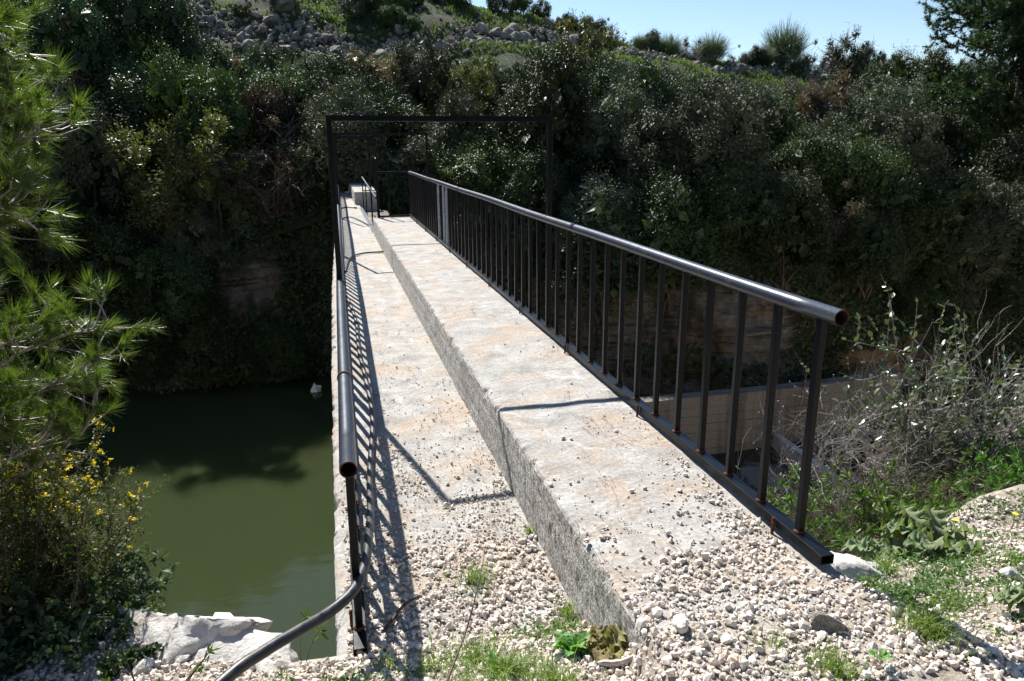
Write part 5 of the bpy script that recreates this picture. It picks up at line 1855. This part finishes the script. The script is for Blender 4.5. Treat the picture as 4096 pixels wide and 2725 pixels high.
def build_low_plants():
    R = rng_(1801)
    # grass tufts: (x, y, radius, blades, height)
    T = [(0.50, 2.12, 0.14, 420, 0.10), (0.42, 2.30, 0.20, 260, 0.09), (0.62, 1.98, 0.12, 260, 0.09), (0.55, 2.95, 0.12, 170, 0.09), (0.88, 2.6, 0.05, 90, 0.09), (0.80, 2.42, 0.12, 160, 0.06), (0.90, 3.3, 0.04, 60, 0.07),
         (1.86, 1.72, 0.11, 380, 0.10), (1.42, 1.62, 0.10, 170, 0.08), (2.35, 2.45, 0.12, 120, 0.09), (2.02, 2.20, 0.10, 120, 0.11), (2.25, 2.0, 0.2, 160, 0.06), (2.9, 2.3, 0.2, 140, 0.06), (0.25, 2.28, 0.12, 120, 0.08), (0.10, 2.35, 0.06, 40, 0.08),
         (1.3, 1.75, 0.15, 60, 0.06), (-0.30, 2.35, 0.08, 90, 0.03), (0.3, 2.05, 0.14, 160, 0.07)]
    P, H = [], []
    for x, y, r, n, h in T:
        a, q = R.uniform(0, 6.28, n), np.abs(R.normal(0, 0.55, n)) * r
        px, py = x + np.cos(a) * q, y + np.sin(a) * q
        P.append(np.stack([px, py, deck_surface(px, py)], 1))
        H.append(h * R.uniform(0.4, 1.2, n))
    P = np.concatenate(P)
    blades(R, P, np.concatenate(H), R.uniform(0.0010, 0.0022, len(P)), 1.1, M['grass'], 'grass', 'thin green grass tufts growing through the gravel', 'grass')
    # clover and tiny herbs
    C = []
    for x, y, r, n in ((0.75, 2.45, 0.16, 500), (0.48, 2.25, 0.2, 400), (2.2, 2.35, 0.30, 2600), (2.45, 2.2, 0.3, 1900), (2.15, 2.08, 0.16, 900), (2.8, 2.0, 0.35, 1500), (2.35, 1.75, 0.25, 900), (3.1, 2.4, 0.4, 1800), (3.3, 2.8, 0.4, 1600), (3.7, 2.9, 0.25, 900), (4.0, 2.95, 0.2, 600), (2.6, 2.5, 0.2, 900), (-0.30, 2.33, 0.08, 220), (-0.05, 2.25, 0.12, 260), (0.15, 2.2, 0.1, 160), (1.35, 1.62, 0.12, 180), (1.95, 1.9, 0.12, 420), (-0.5, 2.3, 0.2, 100)):
        a, q = R.uniform(0, 6.28, n), np.sqrt(R.uniform(0, 1, n)) * r * (0.6 + 0.7 * R.uniform(0, 1, n))
        px, py = x + np.cos(a) * q, y + np.sin(a) * q
        k = fbm(px * 9, py * 9, seed=91, oct=2) > -0.15
        px, py = px[k], py[k]
        C.append(np.stack([px, py, deck_surface(px, py) + R.uniform(0.004, 0.035, len(px))], 1))
    C = np.concatenate(C)
    n = len(C)
    V, F = scatter(LEAF_OVAL[0], LEAF_OVAL[1], C, basis_from(unit(rand_dirs(R, n) + np.array([0, 0, 0.2])), unit(rand_dirs(R, n) * 0.6 + np.array([0, 0, 1.0]))), R.uniform(0.008, 0.021, n))
    tag(obj('ground_cover', mesh('ground_cover', V, F, M['clover'])), 'low green herbs and clover spreading over the gravel', 'ground cover', kind='stuff')


build_low_plants()


def stem_plant(name, label, base, stems, leaf, seed, n=9, r=0.003, mat='twigd'):
    R = rng_(seed)
    t = thing(name, label, 'plant', tuple(base))
    mb = MB()
    P, D = [], []
    for e in stems:
        e = np.array(base) + np.array(e)
        B = bez([base, np.array(base) * 0.5 + e * 0.5 + R.normal(size=3) * 0.012, e], 6)
        mb.tube(B, np.linspace(r, r * 0.5, len(B)), 5, cap=False)
        for k in range(n):
            P.append(B[-1] - np.array([0, 0, R.uniform(0, 0.02)]))
            D.append(unit(unit(B[-1] - B[-2]) * 0.7 + R.normal(size=3) * 0.6))
        for k in range(3):
            j = R.integers(3, len(B))
            P.append(B[j])
            D.append(unit(unit(B[j] - B[j - 1]) + R.normal(size=3) * 0.4))
    P, D = np.array(P), np.array(D)
    m_ = len(P)
    put(mb.me('stems', M[mat], True), 'stems', t)
    V, F = scatter(LEAF_NARROW[0] * np.array([1.3, 1, 1]), LEAF_NARROW[1], P, basis_from(D, rand_dirs(R, m_)), leaf * R.uniform(0.6, 1.2, m_))
    put(mesh('leaves', V, F, M['fresh']), 'leaves', t)
    return t


stem_plant('woody_seedling', 'young woody plant with dark stems and small green tips, lower left', (-0.66, 2.22, -0.26), [(-0.15, 0.05, 0.17), (-0.09, 0.05, 0.26), (0.04, 0.0, 0.07), (0.12, 0.06, 0.16), (0.16, 0.08, 0.20), (-0.03, 0.02, 0.10), (0.0, 0.03, 0.13), (-0.08, 0.0, 0.04)], 0.036, 1901, 9, 0.0042)
stem_plant('slender_sprout', 'slender sprout with a green leaf tuft in front of the water beside the pipe', (-0.225, 2.50, -0.42), [(0.025, 0.05, 0.27), (0.075, 0.06, 0.20)], 0.040, 1902, 12, 0.0026)
R_ = rng_(5)
mb = MB()
mb.tube(bez([(0.235, 1.83, 0.03), (0.34, 2.04, 0.06), (0.42, 2.20, 0.14), (0.475, 2.36, 0.17)], 8), np.linspace(0.0042, 0.0012, 25), 6)
tag(obj('dry_stalk', mb.me('dry_stalk', M['twigd'], True)), 'single thin dark stalk rising from the bottom edge in front of the gravel', 'stalk')
mb = MB()
mb.tube(bez([(0.80, 2.03, gz(.8, 2.03) + 0.025), (0.87, 1.985, gz(.87, 1.985) + 0.03), (0.95, 1.95, gz(.9, 1.95) + 0.03)], 5), [0.005, 0.010, 0.012, 0.010, 0.012, 0.011, 0.009, 0.011, 0.009, 0.008, 0.004], 6)
tag(obj('driftwood', mb.me('driftwood', M['wood'])), 'short weathered piece of wood lying in front of the wilted leaves', 'wood')
mb = MB()
mb.tube(bez([(0.10, 2.66, -0.35), (0.19, 2.78, -0.33), (0.27, 2.86, -0.345)], 5), np.linspace(0.010, 0.005, 11), 6)
tag(obj('driftwood', mb.me('driftwood', M['bark'])), 'small dark broken branch on the gravel in the railing shadow', 'wood')
for k, (x, y) in enumerate(((3.02, 2.74), (3.30, 2.66))):
    t = thing('yellow_flower', ('small yellow flower behind the large ruffled plant', 'small yellow flower right of the large ruffled plant')[k], 'flower', (x, y, gz(x, y)))
    mb = MB()
    mb.tube([(x, y, gz(x, y)), (x, y, gz(x, y) + 0.10)], 0.0018, 5)
    put(mb.me('stem', M['fresh']), 'stem', t)
    a = np.arange(14) * 2 * math.pi / 14
    PV = np.repeat([[x, y, gz(x, y) + 0.10]], 14, 0)
    V, F = scatter(LEAF_NARROW[0] * np.array([1.6, 1, 1]), LEAF_NARROW[1], PV, basis_from(np.stack([np.cos(a), np.sin(a), np.full(14, 0.25)], 1), np.repeat([[0, 0, 1.0]], 14, 0)), np.full(14, 0.018))
    put(mesh('petals', V, F, M['flower']), 'petals', t)
# pale debris at the far shore
boulder('shore_stone', (-1.05, 28.9, -7.93), (0.22, 0.18, 0.30), 0.3, 61, 'pale white stone standing at the far shore beside the dam')
